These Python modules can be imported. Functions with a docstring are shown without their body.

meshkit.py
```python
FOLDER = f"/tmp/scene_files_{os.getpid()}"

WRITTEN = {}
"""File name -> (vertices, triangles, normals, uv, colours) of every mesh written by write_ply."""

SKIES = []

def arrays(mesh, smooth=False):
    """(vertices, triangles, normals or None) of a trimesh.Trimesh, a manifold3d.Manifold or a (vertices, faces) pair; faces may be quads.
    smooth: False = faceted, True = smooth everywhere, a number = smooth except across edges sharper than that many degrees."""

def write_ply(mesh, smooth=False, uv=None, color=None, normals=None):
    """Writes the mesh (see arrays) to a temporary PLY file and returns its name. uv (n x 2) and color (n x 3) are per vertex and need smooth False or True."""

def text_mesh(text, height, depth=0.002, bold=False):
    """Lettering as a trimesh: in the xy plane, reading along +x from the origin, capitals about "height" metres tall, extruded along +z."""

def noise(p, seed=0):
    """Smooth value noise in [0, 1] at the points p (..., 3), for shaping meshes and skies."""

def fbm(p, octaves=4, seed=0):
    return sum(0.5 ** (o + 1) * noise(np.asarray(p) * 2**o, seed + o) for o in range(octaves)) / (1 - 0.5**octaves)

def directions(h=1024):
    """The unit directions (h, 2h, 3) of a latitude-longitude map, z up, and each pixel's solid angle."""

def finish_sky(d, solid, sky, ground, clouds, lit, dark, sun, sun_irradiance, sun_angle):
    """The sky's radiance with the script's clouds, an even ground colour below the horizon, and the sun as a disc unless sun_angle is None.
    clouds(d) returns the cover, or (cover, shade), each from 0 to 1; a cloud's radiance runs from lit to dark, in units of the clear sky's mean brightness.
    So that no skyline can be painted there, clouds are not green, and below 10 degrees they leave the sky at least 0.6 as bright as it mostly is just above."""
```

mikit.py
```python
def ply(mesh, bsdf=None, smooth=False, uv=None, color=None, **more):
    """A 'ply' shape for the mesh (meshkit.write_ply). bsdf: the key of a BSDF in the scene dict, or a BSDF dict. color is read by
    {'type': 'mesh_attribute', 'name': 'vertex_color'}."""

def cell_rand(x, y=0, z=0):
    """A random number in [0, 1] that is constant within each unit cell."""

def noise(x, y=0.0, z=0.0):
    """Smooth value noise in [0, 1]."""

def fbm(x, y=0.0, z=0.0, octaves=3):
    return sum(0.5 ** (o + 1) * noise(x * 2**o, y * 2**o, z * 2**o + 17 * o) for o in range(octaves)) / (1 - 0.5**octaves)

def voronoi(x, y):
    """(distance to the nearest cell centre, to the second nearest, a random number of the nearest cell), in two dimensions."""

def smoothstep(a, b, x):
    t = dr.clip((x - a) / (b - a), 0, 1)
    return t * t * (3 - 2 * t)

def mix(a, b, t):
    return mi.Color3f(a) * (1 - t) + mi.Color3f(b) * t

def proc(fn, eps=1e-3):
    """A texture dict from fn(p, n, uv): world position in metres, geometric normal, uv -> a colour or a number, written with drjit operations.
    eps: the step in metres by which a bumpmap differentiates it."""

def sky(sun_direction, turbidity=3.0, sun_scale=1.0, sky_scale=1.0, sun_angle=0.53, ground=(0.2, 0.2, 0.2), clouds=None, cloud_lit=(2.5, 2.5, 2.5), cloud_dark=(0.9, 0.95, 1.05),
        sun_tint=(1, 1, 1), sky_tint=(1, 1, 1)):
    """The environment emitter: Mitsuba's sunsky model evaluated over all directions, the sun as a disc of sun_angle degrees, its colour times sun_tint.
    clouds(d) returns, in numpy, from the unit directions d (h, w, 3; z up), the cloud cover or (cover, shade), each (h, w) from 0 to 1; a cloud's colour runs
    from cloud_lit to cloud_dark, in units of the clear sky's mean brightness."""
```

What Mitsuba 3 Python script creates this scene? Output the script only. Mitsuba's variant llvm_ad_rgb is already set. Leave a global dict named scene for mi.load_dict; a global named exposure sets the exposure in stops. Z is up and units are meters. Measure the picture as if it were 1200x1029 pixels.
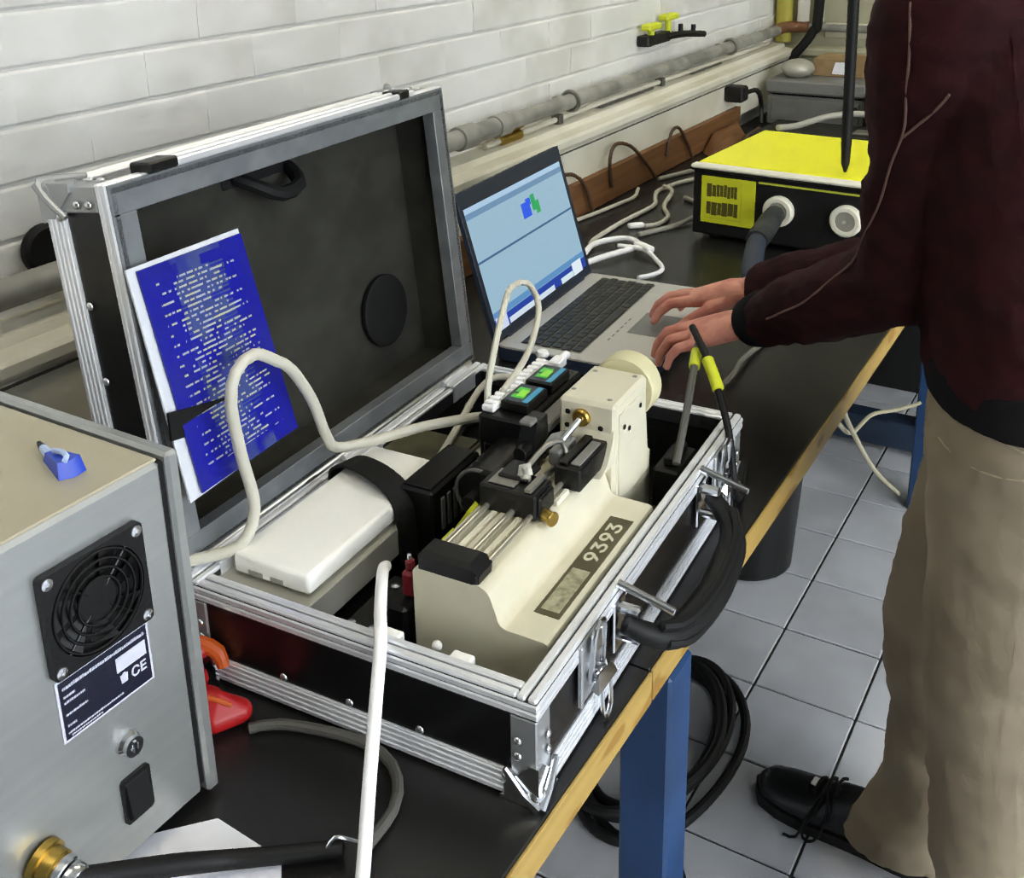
import math, random
import numpy as np, trimesh, manifold3d, shapely, shapely.geometry as sg
import mitsuba as mi
import drjit as dr
import mikit, meshkit
from mikit import proc, noise, fbm, smoothstep, mix

T = mi.ScalarTransform4f
scene, labels = {}, {}
random.seed(7); rng = np.random.default_rng(7)

# ------------------------------------------------------------------ camera, sky, lamps, exposure
FPX, CXPX, CYPX = 1272.8, 600.0, 290.8
CAM = np.array([0.0, 0.0, 1.5])
ya, pi_, ro = np.radians([31.412, 17.794, -1.140])
_f = np.array([-np.sin(ya) * np.cos(pi_), np.cos(ya) * np.cos(pi_), -np.sin(pi_)])
_r = np.array([np.cos(ya), np.sin(ya), 0]); _u = np.cross(_r, _f)
_up = -_r * np.sin(ro) + _u * np.cos(ro)
scene['camera'] = {'type': 'perspective', 'fov_axis': 'x', 'fov': math.degrees(2 * math.atan(600 / FPX)),
                   'principal_point_offset_x': 0.0, 'principal_point_offset_y': (514.5 - CYPX) / 1029,
                   'near_clip': 0.02, 'far_clip': 60.0,
                   'to_world': T().look_at(origin=CAM.tolist(), target=(CAM + _f).tolist(), up=_up.tolist())}
exposure = 0.92
scene['sky'] = mikit.sky((0.75, -0.45, 0.5), turbidity=4.0, sun_scale=0.0, sky_scale=28.0, sun_angle=None,
                         clouds=lambda d: 0.85 + 0 * d[..., 0], cloud_lit=(0.98, 1.05, 1.16), cloud_dark=(0.9, 0.97, 1.1), ground=(0.25, 0.25, 0.25))
LAMP_WARM, LAMP_COOL = [5.6, 5.1, 3.9], [5.0, 5.1, 5.0]
# ceiling luminaires: (x, y, length along y, colour); built further down as fixtures
LUMINAIRES = [(-0.55, -0.1, 1.5, LAMP_WARM), (-0.55, 2.3, 1.5, LAMP_WARM), (0.95, 1.3, 1.5, LAMP_COOL), (0.95, 3.2, 1.5, LAMP_COOL)]

# ------------------------------------------------------------------ helpers
def lin(c):
    if isinstance(c, str):
        c = [int(c[i:i + 2], 16) / 255 for i in (1, 3, 5)]
    return [x / 12.92 if x <= 0.04045 else ((x + 0.055) / 1.055) ** 2.4 for x in c]

def rgb(c): return {'type': 'rgb', 'value': lin(c)}

def M(name, c, rough=0.5, metal=0.0, spec=0.5, bump=None, **kw):
    col = c if isinstance(c, dict) else rgb(c)
    b = {'type': 'principled', 'base_color': col, 'roughness': rough, 'metallic': metal, 'specular': spec, **kw}
    if bump:
        b = {'type': 'bumpmap', 'arbitrary': proc(bump[0], eps=bump[2] if len(bump) > 2 else 1e-3), 'scale': bump[1], 'bsdf': b}
    scene['mat_' + name] = {'type': 'twosided', 'bsdf': b}
    return name

def ply(mesh, mat, **k): return mikit.ply(mesh, 'mat_' + mat, **k)
def ref(mat): return {'type': 'ref', 'id': 'mat_' + mat}

_count = {}
def key_for(base):
    n = _count.get(base, 0); _count[base] = n + 1
    return base if n == 0 else f'{base}_{n:03d}'

def lab(key, label=None, cat=None, group=None, kind=None):
    d = {k: v for k, v in (('label', label), ('category', cat), ('group', group), ('kind', kind)) if v}
    if d: labels[key] = {**labels.get(key, {}), **d}
    return key

def thing(base, label, cat, group=None):
    return lab(key_for(base), label, cat, group)

def add(name, mesh, mat, parent=None, smooth=30, label=None, cat=None, group=None, kind=None, **kw):
    key = key_for(f'{parent}__{name}' if parent else name)
    if isinstance(mesh, dict): scene[key] = {**mesh, **kw}
    else: scene[key] = ply(mesh, mat, smooth=smooth, **kw)
    lab(key, label, cat, group, kind)
    return key

def cat(*ms):
    ms = [m for x in ms for m in (x if isinstance(x, (list, tuple)) else [x])]
    return trimesh.util.concatenate(ms)

def blob(*balls):
    s = trimesh.creation.icosphere(2, 1.0).vertices
    return hull(np.vstack([np.asarray(p, float) + s * r for p, r in balls]))

def hull(pts): return trimesh.convex.convex_hull(np.asarray(pts, float))

def box(x0, x1, y0, y1, z0, z1, c=0.0015):
    lo, hi = np.minimum([x0, y0, z0], [x1, y1, z1]), np.maximum([x0, y0, z0], [x1, y1, z1])
    c = min(c, 0.45 * float((hi - lo).min()))
    if c <= 0:
        m = trimesh.creation.box(extents=hi - lo); m.apply_translation((lo + hi) / 2); return m
    pts = []
    for s in np.ndindex(2, 2, 2):
        p = np.where(s, hi, lo); q = np.where(s, -1, 1) * c
        for k in range(3):
            v = p + q; v[k] = p[k]; pts.append(v)
    return hull(pts)

def xf(m, mat=None, loc=None, rx=0, ry=0, rz=0):
    m = m.copy(); A = np.eye(4)
    for ang, ax in ((rx, [1, 0, 0]), (ry, [0, 1, 0]), (rz, [0, 0, 1])):
        if ang: A = trimesh.transformations.rotation_matrix(math.radians(ang), ax) @ A
    if loc is not None: A = trimesh.transformations.translation_matrix(loc) @ A
    if mat is not None: A = mat @ A
    m.apply_transform(A); return m

def spline(pts, step=0.01):
    p = np.asarray(pts, float)
    if len(p) < 3: return p
    q = np.vstack([2 * p[0] - p[1], p, 2 * p[-1] - p[-2]]); out = []
    for i in range(1, len(q) - 2):
        a, b, c, d = q[i - 1:i + 3]; n = max(2, int(np.linalg.norm(c - b) / step))
        t = np.linspace(0, 1, n, endpoint=False)[:, None]
        out.append(0.5 * (2 * b + (c - a) * t + (2 * a - 5 * b + 4 * c - d) * t ** 2 + (3 * b - a - 3 * c + d) * t ** 3))
    return np.vstack(out + [p[-1:]])

def tube(pts, r, n=10, step=0.012, smooth=True, ends=True):
    p = spline(pts, step) if smooth else np.asarray(pts, float)
    k = len(p); r = np.broadcast_to(np.interp(np.linspace(0, 1, k), np.linspace(0, 1, np.size(r)), np.atleast_1d(r)), (k,))
    t = np.gradient(p, axis=0); t /= np.linalg.norm(t, axis=1, keepdims=True) + 1e-12
    a = np.cross(t[0], [0, 0, 1] if abs(t[0][2]) < 0.9 else [1, 0, 0]); a /= np.linalg.norm(a)
    ang = np.arange(n) * 2 * np.pi / n; V = []
    for i in range(k):
        a = a - t[i] * (a @ t[i]); a /= np.linalg.norm(a); b = np.cross(t[i], a)
        V.append(p[i] + r[i] * (np.cos(ang)[:, None] * a + np.sin(ang)[:, None] * b))
    V = np.vstack(V); i, j = np.meshgrid(np.arange(k - 1), np.arange(n), indexing='ij')
    q = np.stack([i * n + j, i * n + (j + 1) % n, (i + 1) * n + (j + 1) % n, (i + 1) * n + j], -1).reshape(-1, 4)
    F = np.vstack([q[:, [0, 1, 2]], q[:, [0, 2, 3]]])
    if ends:
        V = np.vstack([V, p[0] - t[0] * r[0] * 0.4, p[-1] + t[-1] * r[-1] * 0.4]); c0, c1 = k * n, k * n + 1; jj = np.arange(n)
        F = np.vstack([F, np.stack([(jj + 1) % n, jj, jj * 0 + c0], 1), np.stack([(k - 1) * n + jj, (k - 1) * n + (jj + 1) % n, jj * 0 + c1], 1)])
    return trimesh.Trimesh(V, F, process=False)

def lathe(prof, n=32):
    """closed revolve of (r, z) about z"""
    prof = np.asarray(prof, float)
    if prof[0][0] > 0: prof = np.vstack([[0, prof[0][1]], prof])
    if prof[-1][0] > 0: prof = np.vstack([prof, [0, prof[-1][1]]])
    return trimesh.creation.revolve(prof, sections=n)

def cyl(p0, p1, r, n=20, c=0.0008):
    p0, p1 = np.asarray(p0, float), np.asarray(p1, float); h = np.linalg.norm(p1 - p0); c = min(c, r * .4, h * .4)
    m = lathe([(r - c, 0), (r, c), (r, h - c), (r - c, h)], n)
    m.apply_transform(trimesh.geometry.align_vectors([0, 0, 1], (p1 - p0) / h)); m.apply_translation(p0); return m

def prism(poly, h):
    poly = poly if hasattr(poly, 'exterior') else sg.Polygon(poly)
    return trimesh.creation.extrude_polygon(poly, h, engine='earcut')

def rrect(x0, x1, y0, y1, r): return sg.box(x0 + r, y0 + r, x1 - r, y1 - r).buffer(r, quad_segs=4)

def xz_prism(poly, y0, y1):
    """polygon in (x, z) extruded along y"""
    m = prism(poly, y1 - y0); V = m.vertices.copy()
    m.vertices = np.stack([V[:, 0], y0 + V[:, 2], V[:, 1]], 1); m.invert(); return m

def yz_prism(poly, x0, x1):
    m = prism(poly, x1 - x0); V = m.vertices.copy()
    m.vertices = np.stack([x0 + V[:, 2], V[:, 0], V[:, 1]], 1); return m

def frame_ring(x0, x1, y0, y1, w, h):
    return prism(sg.box(x0, y0, x1, y1).difference(sg.box(x0 + w, y0 + w, x1 - w, y1 - w)), h)

def dome(r, h, n=12):
    a = np.linspace(0, np.pi / 2, 5)
    return lathe([(r, 0)] + [(r * math.cos(t), h * math.sin(t)) for t in a[1:-1]] + [(0, h)], n)

def orient(m, pos, d):
    m = m.copy(); d = np.asarray(d, float); m.apply_transform(trimesh.geometry.align_vectors([0, 0, 1], d / np.linalg.norm(d))); m.apply_translation(pos); return m

def at(p, d=None):
    """transform for a shared ply dict"""
    A = np.eye(4)
    if d is not None: A = trimesh.geometry.align_vectors([0, 0, 1], np.asarray(d, float) / np.linalg.norm(d))
    A[:3, 3] = p; return T(A)

# ------------------------------------------------------------------ materials
def vary(c0, c1, s, oct=3):
    a, b = lin(c0), lin(c1)
    return proc(lambda p, n, uv: mix(a, b, smoothstep(.25, .75, fbm(p.x * s, p.y * s, p.z * s, oct))))

M('white_paint', vary('#dddddb', '#d0d0cc', 6), .62, bump=(lambda p, n, uv: fbm(p.x * 60, p.y * 60, p.z * 60, 3), .0016))
M('white_paint_worn', vary('#dedddb', '#cac9c4', 9), .6, bump=(lambda p, n, uv: fbm(p.x * 50, p.y * 50, p.z * 50, 3), .002))
M('mortar_paint', '#cdccc8', .8)
M('cream_trunking', vary('#d0cdbf', '#c0bca9', 5), .5)
M('back_paint', vary('#acaa91', '#9a987f', 4), .6)
M('plaster_ceiling', '#dddcd6', .8)
M('rear_paint', '#4d4c47', .7)
M('pipe_paint', vary('#92918a', '#706f69', 14), .45)
M('dark_scuff', '#55534c', .7)
M('black_plastic', '#0c0c0c', .38, spec=.35)
M('black_matte', '#0b0b0b', .7, spec=.3)
M('black_rubber', '#0d0d0d', .55, spec=.28)
M('black_laminate_case', '#0b0b0d', .28)
M('brown_cable', '#4a3626', .5)
M('copper', '#8a6248', .45, 0.5)
M('brass', '#b89a4e', .3, 1.0)
M('yellow_paint', '#aca344', .5)
M('yellow_green', '#c8cf2e', .45)
M('yellow_bright', '#e0dd22', .42)
M('yellow_trim', '#b4b43a', .4)
M('yellow_label', '#c9cb24', .45)
M('label_ink', '#4f4712', .6)
M('tile_light', vary('#b9bbc0', '#adafb3', 7), .28, bump=(lambda p, n, uv: fbm(p.x * 25, p.y * 25, 0, 2), .0006))
M('tile_mid', vary('#b5b7bc', '#a9abaf', 7), .3, bump=(lambda p, n, uv: fbm(p.x * 25, p.y * 25, 0, 2), .0006))
M('tile_dark', vary('#b1b3b7', '#a5a6aa', 7), .3, bump=(lambda p, n, uv: fbm(p.x * 25, p.y * 25, 0, 2), .0006))
TX, TY, TS = -0.3385, 1.3755, 0.2003
def floor_fn(p, n, uv):
    fx = (p.x - TX) / TS; fy = (p.y - TY) / TS
    gx = dr.abs(fx - dr.floor(fx + .5)); gy = dr.abs(fy - dr.floor(fy + .5))
    g = smoothstep(.010, .016, dr.minimum(gx, gy))
    return mix(lin('#2a2a2b'), lin('#b2b4b8'), g)
M('floor_grout_tiles', proc(floor_fn), .45)
M('grout', '#2a2a2b', .8)
def lam(p, n, uv):
    return mix(lin('#151515'), lin('#1d1d1c'), smoothstep(.3, .8, fbm(p.x * 5, p.y * 5, p.z * 5, 4)))
M('table_laminate', proc(lam), .33, spec=.45, bump=(lambda p, n, uv: fbm(p.x * 8, p.y * 8, 0, 3), .0012))
def edgewood(p, n, uv):
    g = fbm(p.y * 3, p.z * 160, p.x * 160, 3)
    c = mix(lin('#97783a'), lin('#ab904e'), g)
    return mix(c, lin('#8d6a2c'), smoothstep(.62, .8, noise(p.y * 22, p.z * 60, 2)))
M('edge_wood', proc(edgewood), .5)
def brownwood(p, n, uv):
    g = fbm(p.y * 4, p.z * 90, p.x * 90, 3)
    return mix(lin('#57391f'), lin('#78522f'), g)
M('brown_wood', proc(brownwood), .6)
M('bench_grey', '#4a4944', .5)
M('lid_frame', vary('#85898c', '#767a7e', 30), .45, .55)
M('groove', '#2c2d2f', .5, .4)
M('steel_blue_paint', vary('#1a3c66', '#163154', 8), .4)
M('dark_blue_paint', '#1c2a3c', .45)
def brushed(c0, c1):
    a, b = lin(c0), lin(c1)
    return proc(lambda p, n, uv: mix(a, b, fbm(p.x * 40, p.y * 4 + p.x * 40, p.z * 160, 3)))
M('cabinet_steel', brushed('#a9aba9', '#b3b5b2'), .36, .72)
M('cabinet_top', vary('#aea791', '#a59e88', 8), .5, .25)
M('alu', '#eceef2', .34, .6)
M('alu_dull', '#b0b2b4', .42, .8)
M('chrome', '#dadcdf', .14, 1.0)
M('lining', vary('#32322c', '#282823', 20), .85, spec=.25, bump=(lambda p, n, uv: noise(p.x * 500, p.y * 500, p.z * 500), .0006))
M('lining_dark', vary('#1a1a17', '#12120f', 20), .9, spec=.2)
M('cream_enamel', vary('#cbc6b0', '#c2bda5', 10), .38)
M('cream_light', '#d5d1bf', .4)
M('cream_yellowed', '#c8c29c', .4)
M('plate_bronze', vary('#5a543d', '#4b4632', 30), .4, .4)
M('plate_text', '#c9c6b0', .4, .3)
M('plate_smear', vary('#a8a68c', '#7d7a60', 120), .5, .2)
M('rod_steel', '#d8d4c4', .25, .85)
M('grey_steel', '#8d8b84', .35, .8)
M('tray_grey', vary('#b3b1a6', '#9f9d90', 14), .45, .4)
M('white_plastic', '#eeede6', .35)
M('white_cable_mat', '#bfbcae', .45)
M('bright_white', '#f4f4f4', .4)
M('grey_cable_mat', '#918f85', .45)
M('pale_wire', '#98937c', .5)
M('olive_plate', vary('#4f4e38', '#3f3e2b', 25), .5, .2)
M('display_green', '#46c03c', .25)
M('display_lime', '#8fe03a', .25)
M('display_blue', '#2f9ac2', .25)
M('display_dark', '#0f2030', .2)
M('red_plastic', '#a01418', .4)
M('red_dark', '#7a1d28', .45)
M('orange_plastic', '#b04a12', .5)
M('blue_plastic', '#1c3fb4', .35)
M('pale_blue_plastic', '#a9bde0', .35)
M('paper', '#dddde2', .8)
M('card_edge', '#c9ccd2', .6)
M('laptop_silver', '#bdbab3', .38, .35)
M('laptop_dark', '#20293a', .4)
M('key_black', '#1b1b1a', .45)
M('key_well', '#6d6c64', .5)
M('label_navy', '#0d0f24', .4)
M('label_white', '#c9cad6', .5)
M('cardboard', vary('#8f7755', '#7d6645', 20), .8)
M('hose_grey', vary('#2c2f2e', '#202323', 30), .5)
M('hose_blue', '#252c39', .5)
M('socket_white', '#d8d5c4', .45)
M('far_grey', vary('#7e7e7b', '#6c6c69', 10), .45, .3)
def skin_fn(p, n, uv):
    return mix(lin('#cf8f7c'), lin('#bd7464'), smoothstep(.35, .75, fbm(p.x * 40, p.y * 40, p.z * 40, 3)))
M('skin', proc(skin_fn), .5, spec=.4)
M('nail', '#d8a596', .3)
M('sweater', vary('#2c0e11', '#210a0c', 30), .9, spec=.15, sheen=.2, bump=(lambda p, n, uv: noise(p.x * 700, p.y * 700, p.z * 350), .0006))
M('sweater_dark', '#100e10', .9, spec=.2)
M('piping', '#5c423a', .8)
M('trousers', vary('#877c69', '#776c5b', 8), .9, spec=.2, bump=(lambda p, n, uv: noise(p.x * 500, p.y * 500, p.z * 500), .0006))
M('trouser_seam', '#8d816b', .9)
M('shoe_black', '#0f1012', .35)
M('shoe_sole', '#0a0a0b', .6)
M('hair', '#2b1d14', .6)

# ------------------------------------------------------------------ the room
add('floor', box(-1.45, 2.2, -1.6, 4.25, -.08, -.004, 0), 'floor_grout_tiles', smooth=False, kind='structure')
tile = ply(box(-.0977, .0977, -.0977, .0977, -.006, 0, .0018), 'tile_light')
tvar = [tile, {**tile, 'bsdf': ref('tile_mid')}, {**tile, 'bsdf': ref('tile_dark')}]
for i in range(-5, 7):
    for j in range(-4, 13):
        add('tile', tvar[rng.integers(3)], None, 'floor', to_world=T().translate([TX + (i + .5) * TS, TY + (j + .5) * TS, rng.uniform(-.0005, .0005)]))
WX, BY = -1.30, 4.10
add('wall_left', box(WX - .14, WX - .0045, -1.6, BY + .15, -.08, 2.95, 0), 'mortar_paint', smooth=False, kind='structure')
C0, CH, BL = 1.374, .075, .222
bricks = []
for v in range(4):
    hz_ = CH / 2 - .0022
    m = xz_prism([(-.012, -hz_), (-.0035, -hz_), (0, -hz_ + .0045), (0, hz_ - .0035), (-.003, hz_), (-.012, hz_)], -BL / 2, BL / 2).subdivide().subdivide()
    m.vertices += (meshkit.fbm(m.vertices * [0, 30, 40] + 9 * v, 3, v)[:, None] - .5) * [.0035, 0, .004]
    bricks.append(ply(m, 'white_paint' if v % 2 else 'white_paint_worn', smooth=40))
for r in range(-6, 4):
    z = C0 + (r + .5) * CH; off = (r % 2) * BL / 2
    for k in range(1, 18):
        y = .10 + off + k * BL
        if y > BY - .06: continue
        add('brick', bricks[rng.integers(4)], None, 'wall_left', to_world=T().translate([WX + rng.uniform(-.0009, .0009), y, z]))
def farbrick(p, n, uv):
    z = (p.z - C0) / CH; row = dr.floor(z); y = (p.y - .10 - BL / 2) / BL + .5 * (row - 2 * dr.floor(row * .5))
    e = dr.minimum((.5 - dr.abs(z - row - .5)) * CH, (.5 - dr.abs(y - dr.floor(y) - .5)) * BL)
    return smoothstep(.002, .007, e)
M('far_brick', '#d5d5d2', .65, bump=(farbrick, .004))
add('upper_bricks', box(WX - .01, WX, .1, BY, C0 + 4 * CH, 2.95, 0), 'far_brick', 'wall_left', smooth=False)
add('wall_back', box(-1.45, 2.2, BY, BY + .15, -.08, 2.95, 0), 'back_paint', smooth=False, kind='structure')
add('ledge', cat(box(-1.29, 2.1, BY - .09, BY, .80, .93, .004), box(-1.29, 2.1, BY - .11, BY, .93, .96, .006)), 'back_paint', 'wall_back')
add('panel_strip', box(-1.12, .6, BY - .015, BY, .99, 1.045, .004), 'cream_trunking', 'wall_back')
add('ceiling', box(-1.45, 2.35, -1.6, 4.25, 2.95, 3.05, 0), 'plaster_ceiling', smooth=False, kind='structure')
# right wall: full height glazing towards the camera's side, plain wall beyond; a rear wall that leaves the right corner glazed
add('wall_right', cat(box(2.2, 2.35, -1.6, 4.25, -.08, .12, 0), box(2.2, 2.35, -1.6, 4.25, 2.75, 2.95, 0), box(2.2, 2.35, 1.9, 4.25, .12, 2.75, 0)), 'plaster_ceiling', smooth=False, kind='structure')
add('wall_rear', box(-1.45, 2.35, -1.75, -1.6, -.08, 2.95, 0), 'rear_paint', smooth=False, kind='structure')
w = add('window_1', cat(box(2.24, 2.30, -1.6, 1.9, .12, .17), box(2.24, 2.30, -1.6, 1.9, 2.70, 2.75)), 'alu_dull', kind='structure')
for y in (-1.55, -.4, .8): add('mullion', box(2.24, 2.30, y - .025, y + .025, .17, 2.70), 'alu_dull', w)
for i, (x, y, L, col) in enumerate(LUMINAIRES):
    t = thing('ceiling_lamp', ['white ceiling light with a warm tube over the wall side, nearest the camera', 'white ceiling light with a warm tube over the far end of the workbench',
                               'white ceiling light with a cool tube over the walkway, nearest the camera', 'white ceiling light with a cool tube over the far end of the walkway'][i], 'ceiling lamp', 'ceiling lights')
    add('housing', box(x - .12, x + .12, y - L / 2, y + L / 2, 2.90, 2.948, .006), 'plaster_ceiling', t)
    d = box(x - .10, x + .10, y - L / 2 + .02, y + L / 2 - .02, 2.885, 2.899, .003)
    k = add('diffuser', d, 'white_plastic', t); scene[k]['emitter'] = {'type': 'area', 'radiance': {'type': 'rgb', 'value': col}}

# trunking, wood strip, pipes on the left wall
tr = add('trim_1', xz_prism([(WX, .80), (-1.212, .80), (-1.212, .925), (-1.205, .93), (-1.200, .938), (-1.200, .952), (-1.206, .958), (-1.235, .962), (-1.24, .975), (WX, .975)], -1.2, BY - .11), 'cream_trunking', kind='structure')
add('seam', box(-1.2125, -1.2105, -1.2, BY - .12, .918, .922, 0), 'dark_scuff', tr)
add('upstand', box(-1.235, -1.195, .9, 3.42, .7515, .838, .002), 'brown_wood', smooth=20, label='brown wooden upstand strip along the back of the black workbench', cat='wooden strip')
pk = thing('wall_pipe', 'thick grey painted pipe running along the white brick wall', 'pipe')
add('run', tube([(-1.252, -1.2, 1.026), (-1.252, 1.86, 1.026)], .0205, 16, smooth=False), 'pipe_paint', pk)
add('run', tube([(-1.252, 2.03, 1.026), (-1.252, 3.95, 1.026)], .0185, 16, smooth=False), 'pipe_paint', pk)
add('coupling', cat(cyl((-1.252, 1.84, 1.026), (-1.252, 1.90, 1.026), .026), cyl((-1.252, 1.90, 1.026), (-1.252, 1.99, 1.026), .021), cyl((-1.252, 1.985, 1.026), (-1.252, 2.035, 1.026), .025)), 'pipe_paint', pk)
for y in (2.34, 3.45):
    add('clamp', cat(tube([(-1.252 + .024 * math.cos(a), y, 1.026 + .024 * math.sin(a)) for a in np.linspace(-2.6, 2.6, 14)], .005, 8), box(-1.30, -1.27, y - .008, y + .008, 1.018, 1.034)), 'grey_steel', pk)
add('elbow', tube([(-1.252, 3.93, 1.026), (-1.25, 4.0, 1.03), (-1.22, 4.045, 1.03), (-1.17, 4.05, 1.03)], .021, 12), 'copper', pk)
add('run', tube([(-1.19, 4.05, 1.03), (.5, 4.05, 1.03)], .014, 12, smooth=False), 'pipe_paint', pk)
gk = thing('gas_line', 'thin painted conduit with a brass tap below the thick wall pipe', 'pipe')
add('run', tube([(-1.268, 1.97, .983), (-1.268, 2.5, .989), (-1.268, 3.9, .985)], .007, 10, smooth=False), 'cream_trunking', gk)
add('tap', cat(cyl((-1.268, 2.03, .984), (-1.268, 2.12, .984), .012), cyl((-1.268, 2.075, .98), (-1.268, 2.075, 1.0), .007), box(-1.275, -1.261, 2.05, 2.13, .998, 1.003)), 'brass', gk)
for y in (2.30, 2.92):
    add('clip', box(-1.28, -1.255, y - .01, y + .01, .976, .999), 'dark_scuff', gk)
for y0, y1 in ((2.52, 2.86), (3.15, 3.4)):
    add('slot', box(-1.295, -1.259, y0, y1, .9765, .983), 'dark_scuff', gk)
g = thing('pipe_cap', 'black round rubber cap on the brick wall behind the case lid', 'cap')
add('disc', orient(lathe([(.033, 0), (.036, .004), (.036, .014), (.031, .018)], 28), (-1.2945, .880, 1.056), (1, 0, 0)), 'black_rubber', g)
g = thing('wall_taps', 'yellow and black twin laboratory taps fixed to the white brick wall', 'tap')
add('bracket', box(-1.2985, -1.262, 2.82, 2.98, 1.098, 1.128, .004), 'black_plastic', g)
for y, z in ((2.865, 1.150), (2.985, 1.166)):
    add('handle', cat(cyl((-1.275, y, 1.12), (-1.275, y, z + .0), .010), box(-1.288, -1.258, y - .042, y + .042, z - .008, z + .010, .004)), 'yellow_green', g)
add('nozzle', cat(tube([(-1.27, 2.96, 1.112), (-1.25, 3.05, 1.112), (-1.24, 3.18, 1.098)], .010), cyl((-1.262, 3.05, 1.112), (-1.262, 3.05, 1.14), .007), cyl((-1.258, 3.14, 1.10), (-1.258, 3.14, 1.13), .007), box(-1.30, -1.255, 3.03, 3.05, 1.105, 1.118)), 'black_plastic', g)
add('yellow_riser', cyl((-1.262, 4.045, .975), (-1.262, 4.045, 2.9), .03, 20), 'yellow_paint', label='yellow painted pipe rising in the corner of the room', cat='pipe')
add('white_riser', cyl((-1.195, 4.06, 1.05), (-1.195, 4.06, 2.9), .022), 'white_plastic', label='thick white pipe rising beside the yellow corner pipe', cat='pipe', group='white riser pipes')
add('white_riser', cyl((-1.135, 4.07, 1.05), (-1.135, 4.07, 2.9), .015), 'cream_trunking', label='thin cream pipe rising to the right of the white corner pipe', cat='pipe', group='white riser pipes')
add('black_conduit', tube([(-1.10, 3.96, 2.0), (-1.115, 3.98, 1.14), (-1.135, 3.98, 1.02), (-1.20, 3.96, .925)], [.02, .02, .019, .017], 10), 'black_rubber', label='black slanting conduit on the back wall behind the grey drawers', cat='conduit')

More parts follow.
